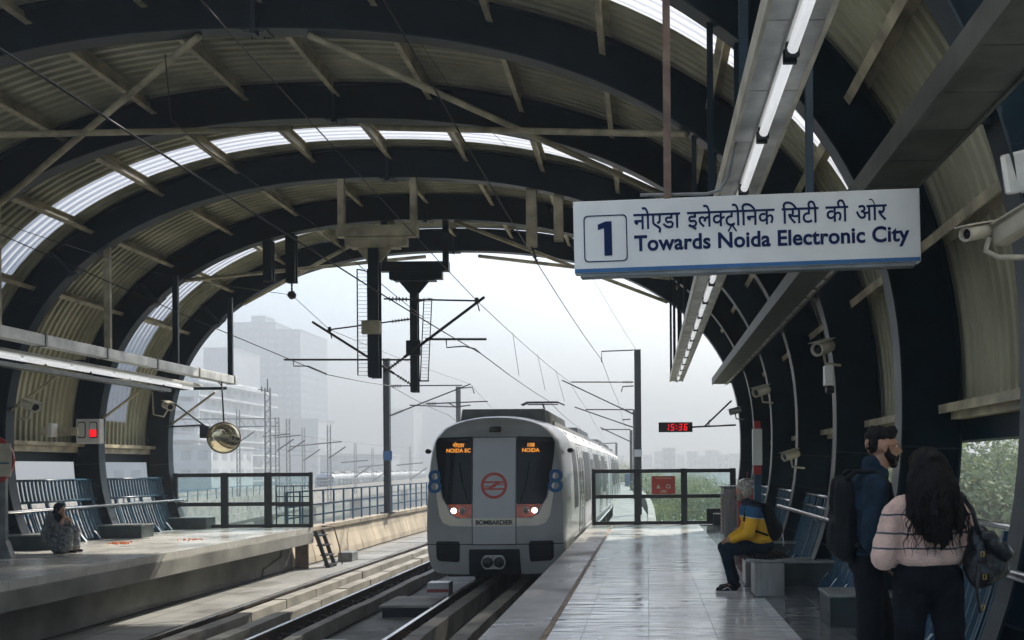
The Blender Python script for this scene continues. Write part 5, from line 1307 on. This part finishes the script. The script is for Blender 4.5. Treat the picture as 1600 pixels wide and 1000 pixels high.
for i in range(11):
    x = 1.39 - .22 + i * .044; b.box(x - .014, x + .014, 11.0, 12.45, .442 + .012 * abs(i - 5) / 5, .458 + .012 * abs(i - 5) / 5)
b.build('seat_slats', 'blackrub', t)
for y in (10.95, 12.0):
    b = MB(); pr_ = [(-.17, 0.012), (.17, 0.012), (.17, .40), (-.17, .40)]; b.prism(rounded(pr_, .03), (1.38, y, 0), (1, 0, 0), (0, 0, 1), (0, .38, 0)); b.build('leg', 'brushed', t, bevel=.008)
    MB().box(1.38 - .2, 1.38 + .2, y - .03, y + .41, 0, .011).build('foot_plate', 'greysteel', t)
for (px, py, d, nm) in ((1077, 932, 10.85, 'nearer the gate'), (1091, 977, 8.95, 'nearest the viewer')):
    pass
# ---------------------------------------------------------------- people
def cap(bm, p, q, r0, r1, n=14):
    p, q = V(p), V(q); d = q - p; L = d.length; d = d.normalized(); u = d.orthogonal().normalized(); w2 = d.cross(u); rings = []
    prof = [(r0 * math.cos(a), -r0 * math.sin(a)) for a in (1.5, 1.0, .5)] + [(r0, 0), ((r0 + r1) / 2, L / 2), (r1, L)] + [(r1 * math.cos(a), L + r1 * math.sin(a)) for a in (.5, 1.0, 1.5)]
    for r, h in prof: rings.append([bm.verts.new(p + d * h + (u * math.cos(2 * math.pi * k / n) + w2 * math.sin(2 * math.pi * k / n)) * r) for k in range(n)])
    for A, B in zip(rings, rings[1:]):
        for k in range(n): bm.faces.new((A[k], A[(k + 1) % n], B[(k + 1) % n], B[k]))
    bm.faces.new(rings[0][::-1]); bm.faces.new(rings[-1])
def ell(bm, c, r, rot=None):
    g = bmesh.ops.create_uvsphere(bm, u_segments=20, v_segments=14, radius=1); m = (rot.to_matrix() if rot else Matrix.Identity(3))
    for v in g['verts']: v.co = V(c) + m @ V((v.co.x * r[0], v.co.y * r[1], v.co.z * r[2]))
def blob(name, prims, m, parent, voxel=.01, smooth=4, folds=0., fscale=.08, mtx=None, **props):
    """many tapered forms fused into one continuous skin"""
    bm = bmesh.new()
    for p in prims:
        if p[0] == 'c': cap(bm, *p[1:])
        else: ell(bm, *p[1:])
    bmesh.ops.recalc_face_normals(bm, faces=bm.faces[:])
    me = bpy.data.meshes.new(name); bm.to_mesh(me); bm.free()
    o = bpy.data.objects.new(name, me); COL.objects.link(o)
    md = o.modifiers.new('r', 'REMESH'); md.mode = 'VOXEL'; md.voxel_size = voxel
    md = o.modifiers.new('s', 'SMOOTH'); md.iterations = smooth; md.factor = .5
    if folds:
        tx = bpy.data.textures.new('folds', 'CLOUDS'); tx.noise_scale = fscale; tx.noise_depth = 3
        md = o.modifiers.new('d', 'DISPLACE'); md.texture = tx; md.strength = folds; md.mid_level = .5
        md = o.modifiers.new('s2', 'SMOOTH'); md.iterations = 1
    me2 = eval_mesh(o); bpy.data.objects.remove(o)
    if parent is not None: me2.transform(Matrix.Translation(-WORLD.get(parent.name, V((0, 0, 0)))))
    for p in me2.polygons: p.use_smooth = True
    me2.materials.clear()
    for q in (m if isinstance(m, list) else [m]): me2.materials.append(M[q] if isinstance(q, str) else q)
    return link(name, me2, parent, **props)
def hand(wrist, d, n, s=1., curl=.5, side=1):
    """wrist, pointing direction d, back-of-hand normal n"""
    w_, d, n = V(wrist), V(d).normalized(), V(n); n = (n - d * n.dot(d)).normalized(); x = d.cross(n) * side; out = []
    out.append(('c', w_ - d * .02, w_ + d * .03, .026 * s, .030 * s))
    for k in (-1, 0, 1): out.append(('c', w_ + d * .03 + x * k * .018 * s, w_ + d * .085 * s + x * k * .022 * s, .016 * s, .014 * s))
    for k, L in ((-1.5, .072), (-.5, .082), (.5, .078), (1.5, .06)):
        p = w_ + d * .088 * s + x * k * .0195 * s; dd = d; r = .0095 * s
        for j, f in enumerate((.45, .32, .23)):
            ang = curl * (.5 + j * .5); dd = (d * math.cos(ang) - n * math.sin(ang)).normalized(); q = p + dd * L * f * s; out.append(('c', p, q, r, r * .9)); p = q; r *= .9
    p = w_ + d * .025 - x * .026 * s; q = p + (d * .6 - x * .7 - n * .25).normalized() * .042 * s; out.append(('c', p, q, .013 * s, .011 * s)); out.append(('c', q, q + (d * .9 - x * .25 - n * .4).normalized() * .034 * s, .011 * s, .009 * s))
    return out
def head_prims(c, fw, up, s=1.):
    """c = centre of head, fw = facing direction"""
    fw, up = V(fw).normalized(), V(up).normalized(); rt = fw.cross(up).normalized(); up = rt.cross(fw)
    m = Matrix((rt, fw, up)).transposed(); q = m.to_quaternion(); f = lambda a, b_, c_: V(c) + (rt * a + fw * b_ + up * c_) * s
    E = lambda p, r: ('e', f(*p), tuple(x * s for x in r), q)
    return [E((0, -.012, .025), (.074, .092, .088)), E((0, .028, -.035), (.056, .062, .070)), E((0, .055, -.082), (.030, .028, .022)), E((0, .074, .028), (.052, .018, .014)),
            ('c', f(0, .090, .015), f(0, .108, -.022), .0095 * s, .014 * s), E((.013, .096, -.024), (.010, .010, .008)), E((-.013, .096, -.024), (.010, .010, .008)),
            E((0, .086, -.050), (.022, .010, .006)), E((0, .083, -.060), (.019, .010, .007)), E((.036, .066, -.012), (.018, .016, .018)), E((-.036, .066, -.012), (.018, .016, .018)),
            E((.078, -.012, -.005), (.009, .018, .030)), E((-.078, -.012, -.005), (.009, .018, .030)), E((.045, .02, -.062), (.018, .03, .02)), E((-.045, .02, -.062), (.018, .03, .02))], f, q
def eyes(f, q, parent, s=1.):
    for a in (-.030, .030):
        b = MB(); ell(b.bm, f(a, .0705, .008), (.0125 * s, .010 * s, .009 * s), q); b.build('eye', 'white', parent, smooth=60)
        b = MB(); ell(b.bm, f(a, .0765, .008), (.0055 * s, .005 * s, .0055 * s), q); b.build('iris', 'black', parent, smooth=60)
def kneepants(h1, k1, a1, h2, k2, a2, hip, r=(.085, .062, .048)):
    pr = [('e', hip, (.165, .12, .12))]
    for h_, k_, a_ in ((h1, k1, a1), (h2, k2, a2)): pr += [('c', h_, k_, r[0], r[1]), ('c', k_, a_, r[1] * 1.0, r[2])]
    return pr

# ---- standing man in denim jacket, facing right (+X)
X, Y = 1.29, 5.62
man = thing('person', 'bearded man with glasses in dark denim jacket and black backpack, standing in profile', 'person', (X, Y, 0))
hd, f, q = head_prims((X + .085, Y + .0, 1.605), (1, .10, -.03), (0, 0, 1), 1.0)
body = hd + [('c', (X + .085, Y, 1.56), (X + .02, Y, 1.40), .058, .066), ('c', (X + .0, Y, 1.34), (X, Y, 1.0), .085, .085), ('c', (X, Y - .15, 1.36), (X, Y + .15, 1.36), .045, .045), ('e', (X, Y, .95), (.10, .13, .10))]
for sy in (-1, 1):
    sh, el, wr = V((X, Y + sy * .19, 1.37)), V((X - .04, Y + sy * .25, 1.08)), V((X + .16, Y + sy * .20, .90))
    body += [('c', sh, el, .052, .042), ('c', el, wr, .04, .028)] + hand(wr, (wr - el), (0, sy, .2), 1, .6, -sy)
LEG = {-1: ((X - .02, Y - .10, .93), (X - .02, Y - .13, .50), (X - .16, Y - .20, .09)), 1: ((X, Y + .10, .93), (X + .12, Y + .12, .52), (X + .10, Y + .12, .09))}
for sy in (-1, 1):
    h_, k_, a_ = LEG[sy]; body += [('c', h_, k_, .07, .052), ('c', k_, a_, .05, .035), ('c', a_, (a_[0] + .13, a_[1], .04), .035, .03)]
blob('body', body, 'skin', man, .0075, 2)
eyes(f, q, man)
hr = [('e', f(0, -.016, .064), (.077, .092, .060), q), ('e', f(0, .030, .092), (.060, .060, .032), q), ('e', f(0, -.058, .018), (.068, .042, .062), q)]
for i in range(26):
    a = random.uniform(0, 6.28); hr.append(('e', f(math.cos(a) * .05, .0 + math.sin(a) * .066, .100 + random.uniform(-.02, .016)), (.016, .016, .015)))
blob('hair', hr, 'hair', man, .007, 5, .014, .018)
bd = [('e', f(0, .058, -.092), (.032, .030, .022), q), ('e', f(0, .066, -.100), (.030, .026, .020), q), ('c', f(-.020, .094, -.043), f(.020, .094, -.043), .006, .006)]
for a in (-1, 1):
    bd += [('c', f(a * .070, .000, .000), f(a * .062, .014, -.045), .012, .022), ('c', f(a * .062, .014, -.045), f(a * .042, .046, -.080), .024, .024), ('c', f(a * .042, .046, -.080), f(0, .074, -.092), .023, .021), ('c', f(a * .050, .045, -.055), f(a * .028, .078, -.062), .014, .010), ('c', f(a * .020, .094, -.043), f(a * .030, .082, -.072), .006, .010)]
blob('beard', bd, 'hair', man, .006, 2, .008, .015)
b = MB()
for a in (-.032, .032): b.tube([f(a + .022 * math.cos(t_), .098, .008 + .018 * math.sin(t_)) for t_ in [i * math.pi / 8 for i in range(17)]], .0011, 5)
b.tube([f(-.01, .10, .012), f(.01, .10, .012)], .0011, 5)
for a in (-1, 1): b.tube([f(a * .054, .098, .012), f(a * .079, .0, .012)], .0012, 5)
b.build('glasses', 'rust', man)
jk = [('c', (X + .0, Y - .07, 1.36), (X + .0, Y - .06, 1.06), .118, .112), ('c', (X + .0, Y + .07, 1.36), (X + .0, Y + .06, 1.06), .118, .112), ('e', (X - .01, Y, 1.26), (.125, .20, .20)), ('c', (X, Y - .17, 1.385), (X, Y + .17, 1.385), .07, .07), ('e', (X, Y, 1.06), (.122, .175, .09)), ('c', (X + .04, Y, 1.45), (X + .03, Y, 1.50), .085, .07)]
for sy in (-1, 1):
    sh, el, wr = V((X, Y + sy * .20, 1.37)), V((X - .04, Y + sy * .26, 1.08)), V((X + .145, Y + sy * .205, .915)); jk += [('c', sh, el, .075, .064), ('c', el, wr, .062, .045)]
blob('denim_jacket', jk, 'denim', man, .011, 3, .028, .09)
b = MB(); b.lathe([(.168, -.022), (.172, 0), (.168, .022)], (X, Y, 1.005), (0, 0, 1), 30); 
for v in b.bm.verts: v.co.y = Y + (v.co.y - Y) * 1.13; v.co.x = X + (v.co.x - X) * .76
b.build('jacket_hem', 'denim', man)
MB().lathe([(.009, 0), (.009, .004), (.002, .006)], (X - .02, Y - .195, 1.005), (0, -1, 0), 12).build('hem_button', 'brass', man)
pt = [('e', (X, Y, .95), (.125, .165, .13))]
for sy in (-1, 1): h_, k_, a_ = LEG[sy]; pt += [('c', h_, k_, .092, .075), ('c', k_, (a_[0], a_[1], a_[2] + .03), .078, .062)]
blob('trousers', pt, 'trouser', man, .012, 3, .02, .1)
for sy in (-1, 1):
    a_ = LEG[sy][2]; blob('shoe', [('c', (a_[0] - .03, a_[1], .05), (a_[0] + .06, a_[1], .05), .046, .046), ('c', (a_[0] + .06, a_[1], .045), (a_[0] + .17, a_[1], .035), .042, .032)], 'shoe', man, .01, 2)
bp = thing('backpack', 'black backpack worn by the bearded man', 'backpack', (X - .15, Y, 1.2))
blob('bag_body', [('c', (X - .150, Y - .07, 1.38), (X - .145, Y - .07, 1.02), .062, .080), ('c', (X - .150, Y + .07, 1.38), (X - .145, Y + .07, 1.02), .062, .080), ('e', (X - .15, Y, 1.10), (.085, .16, .16))], 'nylon', bp, .010, 3, .02, .08)
for q_ in (-1, 1): MB().tube([(X - .15, Y + q_ * .10, 1.42), (X - .10, Y + q_ * .13, 1.465), (X - .0, Y + q_ * .14, 1.465), (X + .09, Y + q_ * .14, 1.39), (X + .115, Y + q_ * .16, 1.24), (X + .02, Y + q_ * .19, 1.12), (X - .11, Y + q_ * .16, 1.04)], .014, 8).build('strap', 'nylon', bp)
blob('front_pocket', [('c', (X - .205, Y - .05, 1.15), (X - .205, Y - .05, 1.03), .032, .036), ('c', (X - .205, Y + .05, 1.15), (X - .205, Y + .05, 1.03), .032, .036)], 'nylon', bp, .009, 2)

# ---- woman from behind, facing away (+Y), in striped sweater
X, Y = 1.52, 5.22
wo_ = thing('person', 'woman seen from behind with long black hair and pale pink striped sweater', 'person', (X, Y, 0))
hd, f, q = head_prims((X - .01, Y + .0, 1.475), (-.25, .97, -.05), (0, 0, 1), .95)
body = hd + [('c', (X - .01, Y, 1.40), (X, Y, 1.28), .05, .06), ('c', (X, Y, 1.22), (X, Y, .98), .08, .09), ('c', (X - .13, Y, 1.23), (X + .13, Y, 1.23), .045, .045), ('e', (X, Y, .90), (.13, .10, .10))]
ARMS = {-1: (V((X - .185, Y, 1.23)), V((X - .245, Y - .02, 1.00)), V((X - .12, Y + .19, .98))), 1: (V((X + .185, Y, 1.23)), V((X + .26, Y + .0, 1.01)), V((X + .14, Y + .19, 1.0)))}
for sx in (-1, 1):
    sh, el, wr = ARMS[sx]; body += [('c', sh, el, .045, .038), ('c', el, wr, .036, .026)] + hand(wr, (wr - el), (0, .2, 1), .92, .7, sx)
WL = {-1: ((X - .09, Y, .88), (X - .10, Y + .03, .48), (X - .12, Y, .08)), 1: ((X + .09, Y, .88), (X + .12, Y - .0, .48), (X + .15, Y - .03, .08))}
for sx in (-1, 1):
    h_, k_, a_ = WL[sx]; body += [('c', h_, k_, .075, .052), ('c', k_, a_, .048, .033), ('c', a_, (a_[0], a_[1] + .13, .04), .033, .028)]
blob('body', body, 'skin', wo_, .008, 2)
eyes(f, q, wo_, .95)
def stripemat():
    m = mat('pink_sweater_knit', (.72, .48, .38), .95, 0, .12, 16, .7, 85); t = m.node_tree; b = t.nodes['Principled BSDF']
    src = b.inputs['Base Color'].links[0].from_socket; tc = t.nodes.new('ShaderNodeTexCoord'); sp = t.nodes.new('ShaderNodeSeparateXYZ'); t.links.new(tc.outputs['Object'], sp.inputs[0])
    n = t.nodes.new('ShaderNodeTexNoise'); n.inputs['Scale'].default_value = 7; t.links.new(tc.outputs['Object'], n.inputs[0])
    z = nmath(t, 'ADD', sp.outputs[2], nmath(t, 'MULTIPLY', n.outputs[0], .03)); tot = None
    for c_, w_ in ((1.247, .0055), (1.150, .0055), (1.068, .005)):
        k = nmath(t, 'LESS_THAN', nmath(t, 'ABSOLUTE', nmath(t, 'SUBTRACT', z, c_)), w_); tot = k if tot is None else nmath(t, 'MAXIMUM', tot, k)
    mx = t.nodes.new('ShaderNodeMix'); mx.data_type = 'RGBA'; t.links.new(tot, mx.inputs[0]); t.links.new(src, mx.inputs[6]); mx.inputs[7].default_value = (.045, .06, .075, 1)
    t.links.new(mx.outputs[2], b.inputs['Base Color']); b.inputs['Sheen Weight'].default_value = .35; return m
M['sweater'] = stripemat()
sw = [('e', (X, Y, 1.20), (.185, .13, .14)), ('c', (X - .13, Y, 1.255), (X + .13, Y, 1.255), .085, .085), ('c', (X - .045, Y, 1.2), (X - .055, Y, 1.03), .12, .122), ('c', (X + .045, Y, 1.2), (X + .055, Y, 1.03), .12, .122),
      ('e', (X, Y, 1.00), (.185, .14, .075)), ('c', (X, Y, 1.31), (X, Y, 1.345), .075, .062)]
for sx in (-1, 1):
    sh, el, wr = ARMS[sx]; sw += [('c', sh, el, .072, .070), ('c', el, el.lerp(wr, .45), .070, .062), ('c', el.lerp(wr, .45), el.lerp(wr, .9), .066, .042)]
blob('sweater', sw, 'sweater', wo_, .010, 4, .030, .11)
pt = [('e', (X, Y, .90), (.185, .14, .13))]
for sx in (-1, 1): h_, k_, a_ = WL[sx]; pt += [('c', h_, k_, .105, .078), ('c', k_, (a_[0], a_[1], .12), .074, .058)]
blob('trousers', pt, 'trouser', wo_, .012, 3, .015, .1)
for sx in (-1, 1):
    a_ = WL[sx][2]; blob('shoe', [('c', (a_[0], a_[1] - .02, .045), (a_[0], a_[1] + .14, .04), .042, .034)], 'shoe', wo_, .01, 2)
hr = [('e', f(0, -.015, .045), (.092, .100, .082), q), ('e', f(0, -.07, -.03), (.095, .055, .11), q)]
rr = random.Random(11)
for i in range(54):
    a = rr.uniform(-1, 1); p0 = f(a * .075, -.05 - .03 * (1 - a * a), .06); z_end = 1.065 + .10 * abs(a) + rr.uniform(-.03, .05); p3 = V((X + .035 + a * .125 + rr.gauss(0, .01), Y - .165 + abs(a) * .045, z_end))
    p1 = V((X - .0 + a * .115, Y - .13 + abs(a) * .04, 1.40)); p2 = V((X + .015 + a * .135 + rr.gauss(0, .012), Y - .165 + abs(a) * .05, 1.24))
    r_ = rr.uniform(.014, .024); hr += [('c', p0, p1, r_ * 1.2, r_ * 1.2), ('c', p1, p2, r_ * 1.2, r_), ('c', p2, p3, r_, r_ * .35)]
blob('hair', hr, 'hair', wo_, .0075, 1, .012, .03)
b = MB()
for i in range(70):
    a = rr.uniform(-1.15, 1.15); p = V((X + .02 + a * .13, Y - .17 + abs(a) * .05 - rr.uniform(0, .02), 1.30 + rr.uniform(-.08, .08))); pts = [p]
    for j in range(6): p = p + V((rr.gauss(0, .012) + a * .006, rr.gauss(-.002, .005), -.035)); pts.append(p)
    b.tube(pts, [.004, .0035, .003, .003, .002, .0015, .001], 4)
b.build('loose_strands', 'hair', wo_)
hb = thing('shoulder_bag', 'black leather shoulder bag with brass buckles hanging at the woman\'s right side', 'bag', (X + .30, Y, 1.0))
blob('bag_body', [('c', (X + .25, Y - .06, 1.12), (X + .27, Y - .06, .93), .06, .095), ('c', (X + .33, Y - .02, 1.10), (X + .36, Y - .0, .98), .05, .09), ('e', (X + .31, Y - .04, .96), (.12, .10, .10))], 'leather', hb, .009, 2, .04, .07)
blob('bag_flap', [('c', (X + .27, Y - .13, 1.12), (X + .38, Y - .11, 1.03), .035, .045), ('c', (X + .37, Y - .1, 1.0), (X + .42, Y - .06, 1.06), .03, .012)], 'leather', hb, .008, 2, .02, .05)
MB().tube([(X + .24, Y - .11, 1.13), (X + .205, Y - .125, 1.25), (X + .16, Y - .07, 1.345), (X + .15, Y + .02, 1.345), (X + .19, Y + .10, 1.2), (X + .26, Y + .03, 1.08)], .013, 8).build('strap', 'leather', hb)
MB().tube([(X + .22, Y - .17, .98), (X + .205, Y - .17, .86), (X + .22, Y - .16, .76), (X + .23, Y - .15, .72)], .010, 6).build('hanging_tassel', 'leather', hb)
for dx, dz in ((.235, 1.03), (.245, .91), (.235, .75)):
    p = V((X + dx, Y - .178, dz)); MB().tube([p + V((-.008, 0, -.012)), p + V((.008, 0, -.012)), p + V((.008, 0, .012)), p + V((-.008, 0, .012)), p + V((-.008, 0, -.012))], .0028, 5).build('buckle', 'brass', hb)

# ---- man seated on the bench, facing left (-X), head turned towards the train
X, Y = 1.36, 11.55
sm_ = thing('person', 'grey haired man in yellow and blue jacket seated on the bench, hands on knees', 'person', (X, Y, 0))
hd, f, q = head_prims((X - .215, Y + .0, 1.20), (-.62, .75, -.08), (0, 0, 1), 1.02)
HIP = V((X - .02, Y, .56))
body = hd + [('c', (X - .18, Y, 1.12), (X - .13, Y, 1.00), .055, .065), ('c', (X - .11, Y, .95), HIP, .085, .09), ('c', (X - .13, Y - .14, .95), (X - .13, Y + .14, .95), .045, .045), ('e', HIP, (.11, .13, .08))]
SL_ = {}
for sy in (-1, 1):
    h_, k_, a_ = V((X - .02, Y + sy * .09, .53)), V((X - .44, Y + sy * .12, .52)), V((X - .36 + (.05 if sy > 0 else 0), Y + sy * .12, .09)); SL_[sy] = (h_, k_, a_)
    body += [('c', h_, k_, .07, .052), ('c', k_, a_, .05, .035), ('c', a_, a_ + V((-.13, 0, -.05)), .034, .028)]
    sh, el, wr = V((X - .12, Y + sy * .18, .96)), V((X - .17, Y + sy * .24, .72)), V((X - .36, Y + sy * .14, .625))
    body += [('c', sh, el, .048, .04), ('c', el, wr, .038, .027)] + hand(wr, V((-1, -sy * .2, -.25)), (0, 0, 1), 1, .8, sy)
blob('body', body, 'skin', sm_, .0085, 2)
eyes(f, q, sm_, 1.02)
hr = [('e', f(0, -.03, .048), (.086, .092, .082), q), ('e', f(0, -.06, -.01), (.080, .05, .075), q)]
for i in range(22): a = random.uniform(0, 6.28); hr.append(('e', f(math.cos(a) * .06, -.02 + math.sin(a) * .06, .09 + random.uniform(-.03, .02)), (.02, .02, .02)))
blob('hair', hr, 'greyhair', sm_, .009, 2, .012, .02)
blob('beard', [('e', f(0, .045, -.085), (.045, .048, .03), q), ('e', f(.055, .015, -.055), (.016, .03, .035), q), ('e', f(-.055, .015, -.055), (.016, .03, .035), q)], 'greyhair', sm_, .008, 2)
def yokemat():
    m = mat('yellow_jacket_with_yoke', (.74, .40, .012), .8, 0, .08, 9, .3, 30); t = m.node_tree; b = t.nodes['Principled BSDF']
    src = b.inputs['Base Color'].links[0].from_socket; tc = t.nodes.new('ShaderNodeTexCoord'); sp = t.nodes.new('ShaderNodeSeparateXYZ'); t.links.new(tc.outputs['Object'], sp.inputs[0])
    z = nmath(t, 'ADD', sp.outputs[2], nmath(t, 'MULTIPLY', sp.outputs[0], .15))
    k = nmath(t, 'GREATER_THAN', z, .880); k2 = nmath(t, 'GREATER_THAN', z, .868); k3 = nmath(t, 'GREATER_THAN', z, 1.005)
    def mixc(fac, A_, col):
        mx = t.nodes.new('ShaderNodeMix'); mx.data_type = 'RGBA'; t.links.new(fac, mx.inputs[0]); t.links.new(A_, mx.inputs[6]); mx.inputs[7].default_value = (*col, 1); return mx.outputs[2]
    c_ = mixc(k2, src, (.55, .55, .5)); c_ = mixc(k, c_, (.010, .085, .17)); c_ = mixc(k3, c_, (.01, .015, .03)); t.links.new(c_, b.inputs['Base Color']); return m
M['yoke'] = yokemat()
jk = [('c', (X - .12, Y, .96), (X - .03, Y, .66), .15, .165), ('e', (X - .03, Y, .62), (.17, .19, .10)), ('c', (X - .13, Y - .15, .97), (X - .13, Y + .15, .97), .08, .08), ('c', (X - .16, Y, 1.04), (X - .175, Y, 1.09), .085, .068)]
for sy in (-1, 1):
    sh, el, wr = V((X - .12, Y + sy * .185, .96)), V((X - .17, Y + sy * .25, .72)), V((X - .35, Y + sy * .145, .63)); jk += [('c', sh, el, .078, .07), ('c', el, wr, .068, .048)]
blob('jacket', jk, 'yoke', sm_, .011, 3, .022, .08)
pt = [('e', (X - .01, Y, .55), (.17, .18, .10))]
for sy in (-1, 1): h_, k_, a_ = SL_[sy]; pt += [('c', h_, k_, .10, .08), ('c', k_, (a_.x, a_.y, .13), .078, .06)]
blob('trousers', pt, 'jeans', sm_, .011, 3, .02, .08)
for sy in (-1, 1):
    a_ = SL_[sy][2]; sh_ = blob('shoe', [('c', (a_.x + .03, a_.y, .06), (a_.x - .06, a_.y, .06), .042, .042), ('c', (a_.x - .06, a_.y, .05), (a_.x - .17, a_.y, .042), .038, .03)], 'shoe', sm_, .008, 2)
    MB().prism(rounded([(a_.x + .07, a_.y - .04), (a_.x + .07, a_.y + .04), (a_.x - .20, a_.y + .045), (a_.x - .21, a_.y - .04)], .035), (0, 0, .003), (1, 0, 0), (0, 1, 0), (0, 0, .02)).build('shoe_sole', 'sole', sh_)
    MB().tube([(a_.x - .02, a_.y - .044, .03), (a_.x - .06, a_.y - .046, .07), (a_.x - .12, a_.y - .038, .04)], .006, 5).build('shoe_stripe', 'sole', sh_)
bp = thing('backpack', 'black backpack on the back of the seated man in yellow', 'backpack', (X + .14, Y, .8))
blob('bag_body', [('c', (X + .07, Y - .05, .98), (X + .14, Y - .05, .70), .08, .10), ('c', (X + .07, Y + .05, .98), (X + .14, Y + .05, .70), .08, .10), ('e', (X + .16, Y, .74), (.10, .15, .13))], 'nylon', bp, .011, 3, .015, .08)
MB().tube([(X + .05, Y - .10, 1.03), (X - .08, Y - .14, 1.08), (X - .2, Y - .13, 1.0), (X - .22, Y - .14, .86), (X - .1, Y - .19, .74), (X + .06, Y - .14, .68)], .014, 8).build('strap', 'nylon', bp)
MB().tube([(X + .05, Y + .10, 1.03), (X - .08, Y + .14, 1.08), (X - .2, Y + .13, 1.0), (X - .22, Y + .14, .86), (X - .1, Y + .19, .74), (X + .06, Y + .14, .68)], .014, 8).build('strap', 'nylon', bp)
MB().tube([(X + .24, Y - .1, .70), (X + .25, Y - .11, .60), (X + .25, Y - .11, .55)], .008, 5).build('dangling_cord', 'sole', bp)

# ---- woman seated on the far platform foot box, hand to her face
X, Y = -10.92, 17.75
s2w = thing('person', 'woman in dark headscarf and grey shawl crouching on a foot box across the tracks', 'person', (X, Y, 0))
hd, f, q = head_prims((X + .07, Y - .03, .80), (.95, -.25, -.25), (.15, 0, 1), .95)
body = hd + [('c', (X + .03, Y, .74), (X - .02, Y, .64), .05, .06), ('c', (X - .03, Y, .62), (X - .10, Y, .38), .11, .13), ('c', (X - .03, Y - .14, .62), (X - .03, Y + .14, .62), .05, .05)]
for sy in (-1, 1):
    sh, el = V((X - .03, Y + sy * .16, .60)), V((X + .13, Y + sy * .18, .47)); wr = V((X + .17, Y - .06 + sy * .02, .66)) if sy < 0 else V((X + .20, Y + .06, .60))
    body += [('c', sh, el, .045, .036), ('c', el, wr, .035, .026)] + hand(wr, (f(0, .10, -.05) - wr), (1, 0, .2), .92, 1.0, sy)
    h_, k_, a_ = V((X - .08, Y + sy * .09, .36)), V((X + .24, Y + sy * .11, .40)), V((X + .22, Y + sy * .10, .08)); body += [('c', h_, k_, .08, .055), ('c', k_, a_, .05, .035), ('c', a_, a_ + V((.12, 0, -.04)), .034, .026)]
blob('body', body, 'skin', s2w, .009, 2)
eyes(f, q, s2w, .95)
blob('headscarf', [('e', f(0, -.035, .035), (.094, .098, .098), q), ('e', f(0, -.05, -.07), (.088, .075, .08), q), ('c', (X + .05, Y - .08, .68), (X + .12, Y - .08, .42), .07, .05), ('c', (X + .05, Y + .02, .68), (X + .1, Y, .45), .07, .06)], 'scarf', s2w, .010, 3, .015, .05)
sh_ = [('c', (X - .05, Y, .64), (X - .12, Y, .36), .14, .17), ('c', (X - .03, Y - .14, .62), (X - .03, Y + .14, .62), .08, .08)]
for sy in (-1, 1): sh_ += [('c', (X - .03, Y + sy * .16, .60), (X + .12, Y + sy * .18, .47), .08, .07), ('c', (X + .12, Y + sy * .18, .47), (X + .15, Y - .01 + sy * .03, .58), .06, .045)]
blob('shawl', sh_, 'shawl', s2w, .012, 2, .04, .06)
blob('skirt', [('c', (X - .08, Y - .08, .33), (X + .22, Y - .11, .38), .13, .12), ('c', (X - .08, Y + .08, .33), (X + .22, Y + .11, .38), .13, .12), ('c', (X + .22, Y - .1, .36), (X + .20, Y - .12, .12), .12, .13), ('c', (X + .22, Y + .1, .36), (X + .20, Y + .12, .12), .12, .13), ('c', (X - .02, Y - .1, .28), (X + .08, Y - .12, .1), .12, .11)], 'shawl', s2w, .012, 2, .05, .07)
blob('shoe', [('c', (X + .26, Y - .1, .04), (X + .40, Y - .11, .035), .035, .028)], 'shoe', s2w, .01, 2); blob('shoe', [('c', (X + .26, Y + .1, .04), (X + .38, Y + .1, .035), .035, .028)], 'shoe', s2w, .01, 2)
# ---------------------------------------------------------------- haze
hz = MB(); hz.box(-1400, 1400, -400, 1900, -10, 95)
hm = bpy.data.materials.new('thin_city_haze'); hm.use_nodes = True; t_ = hm.node_tree; t_.nodes.clear()
ou = t_.nodes.new('ShaderNodeOutputMaterial'); pv = t_.nodes.new('ShaderNodeVolumePrincipled')
pv.inputs['Color'].default_value = (.40, .425, .45, 1); pv.inputs['Density'].default_value = HAZE; pv.inputs['Anisotropy'].default_value = .35
t_.links.new(pv.outputs[0], ou.inputs['Volume'])
hz.build('haze', hm, None, kind='stuff')
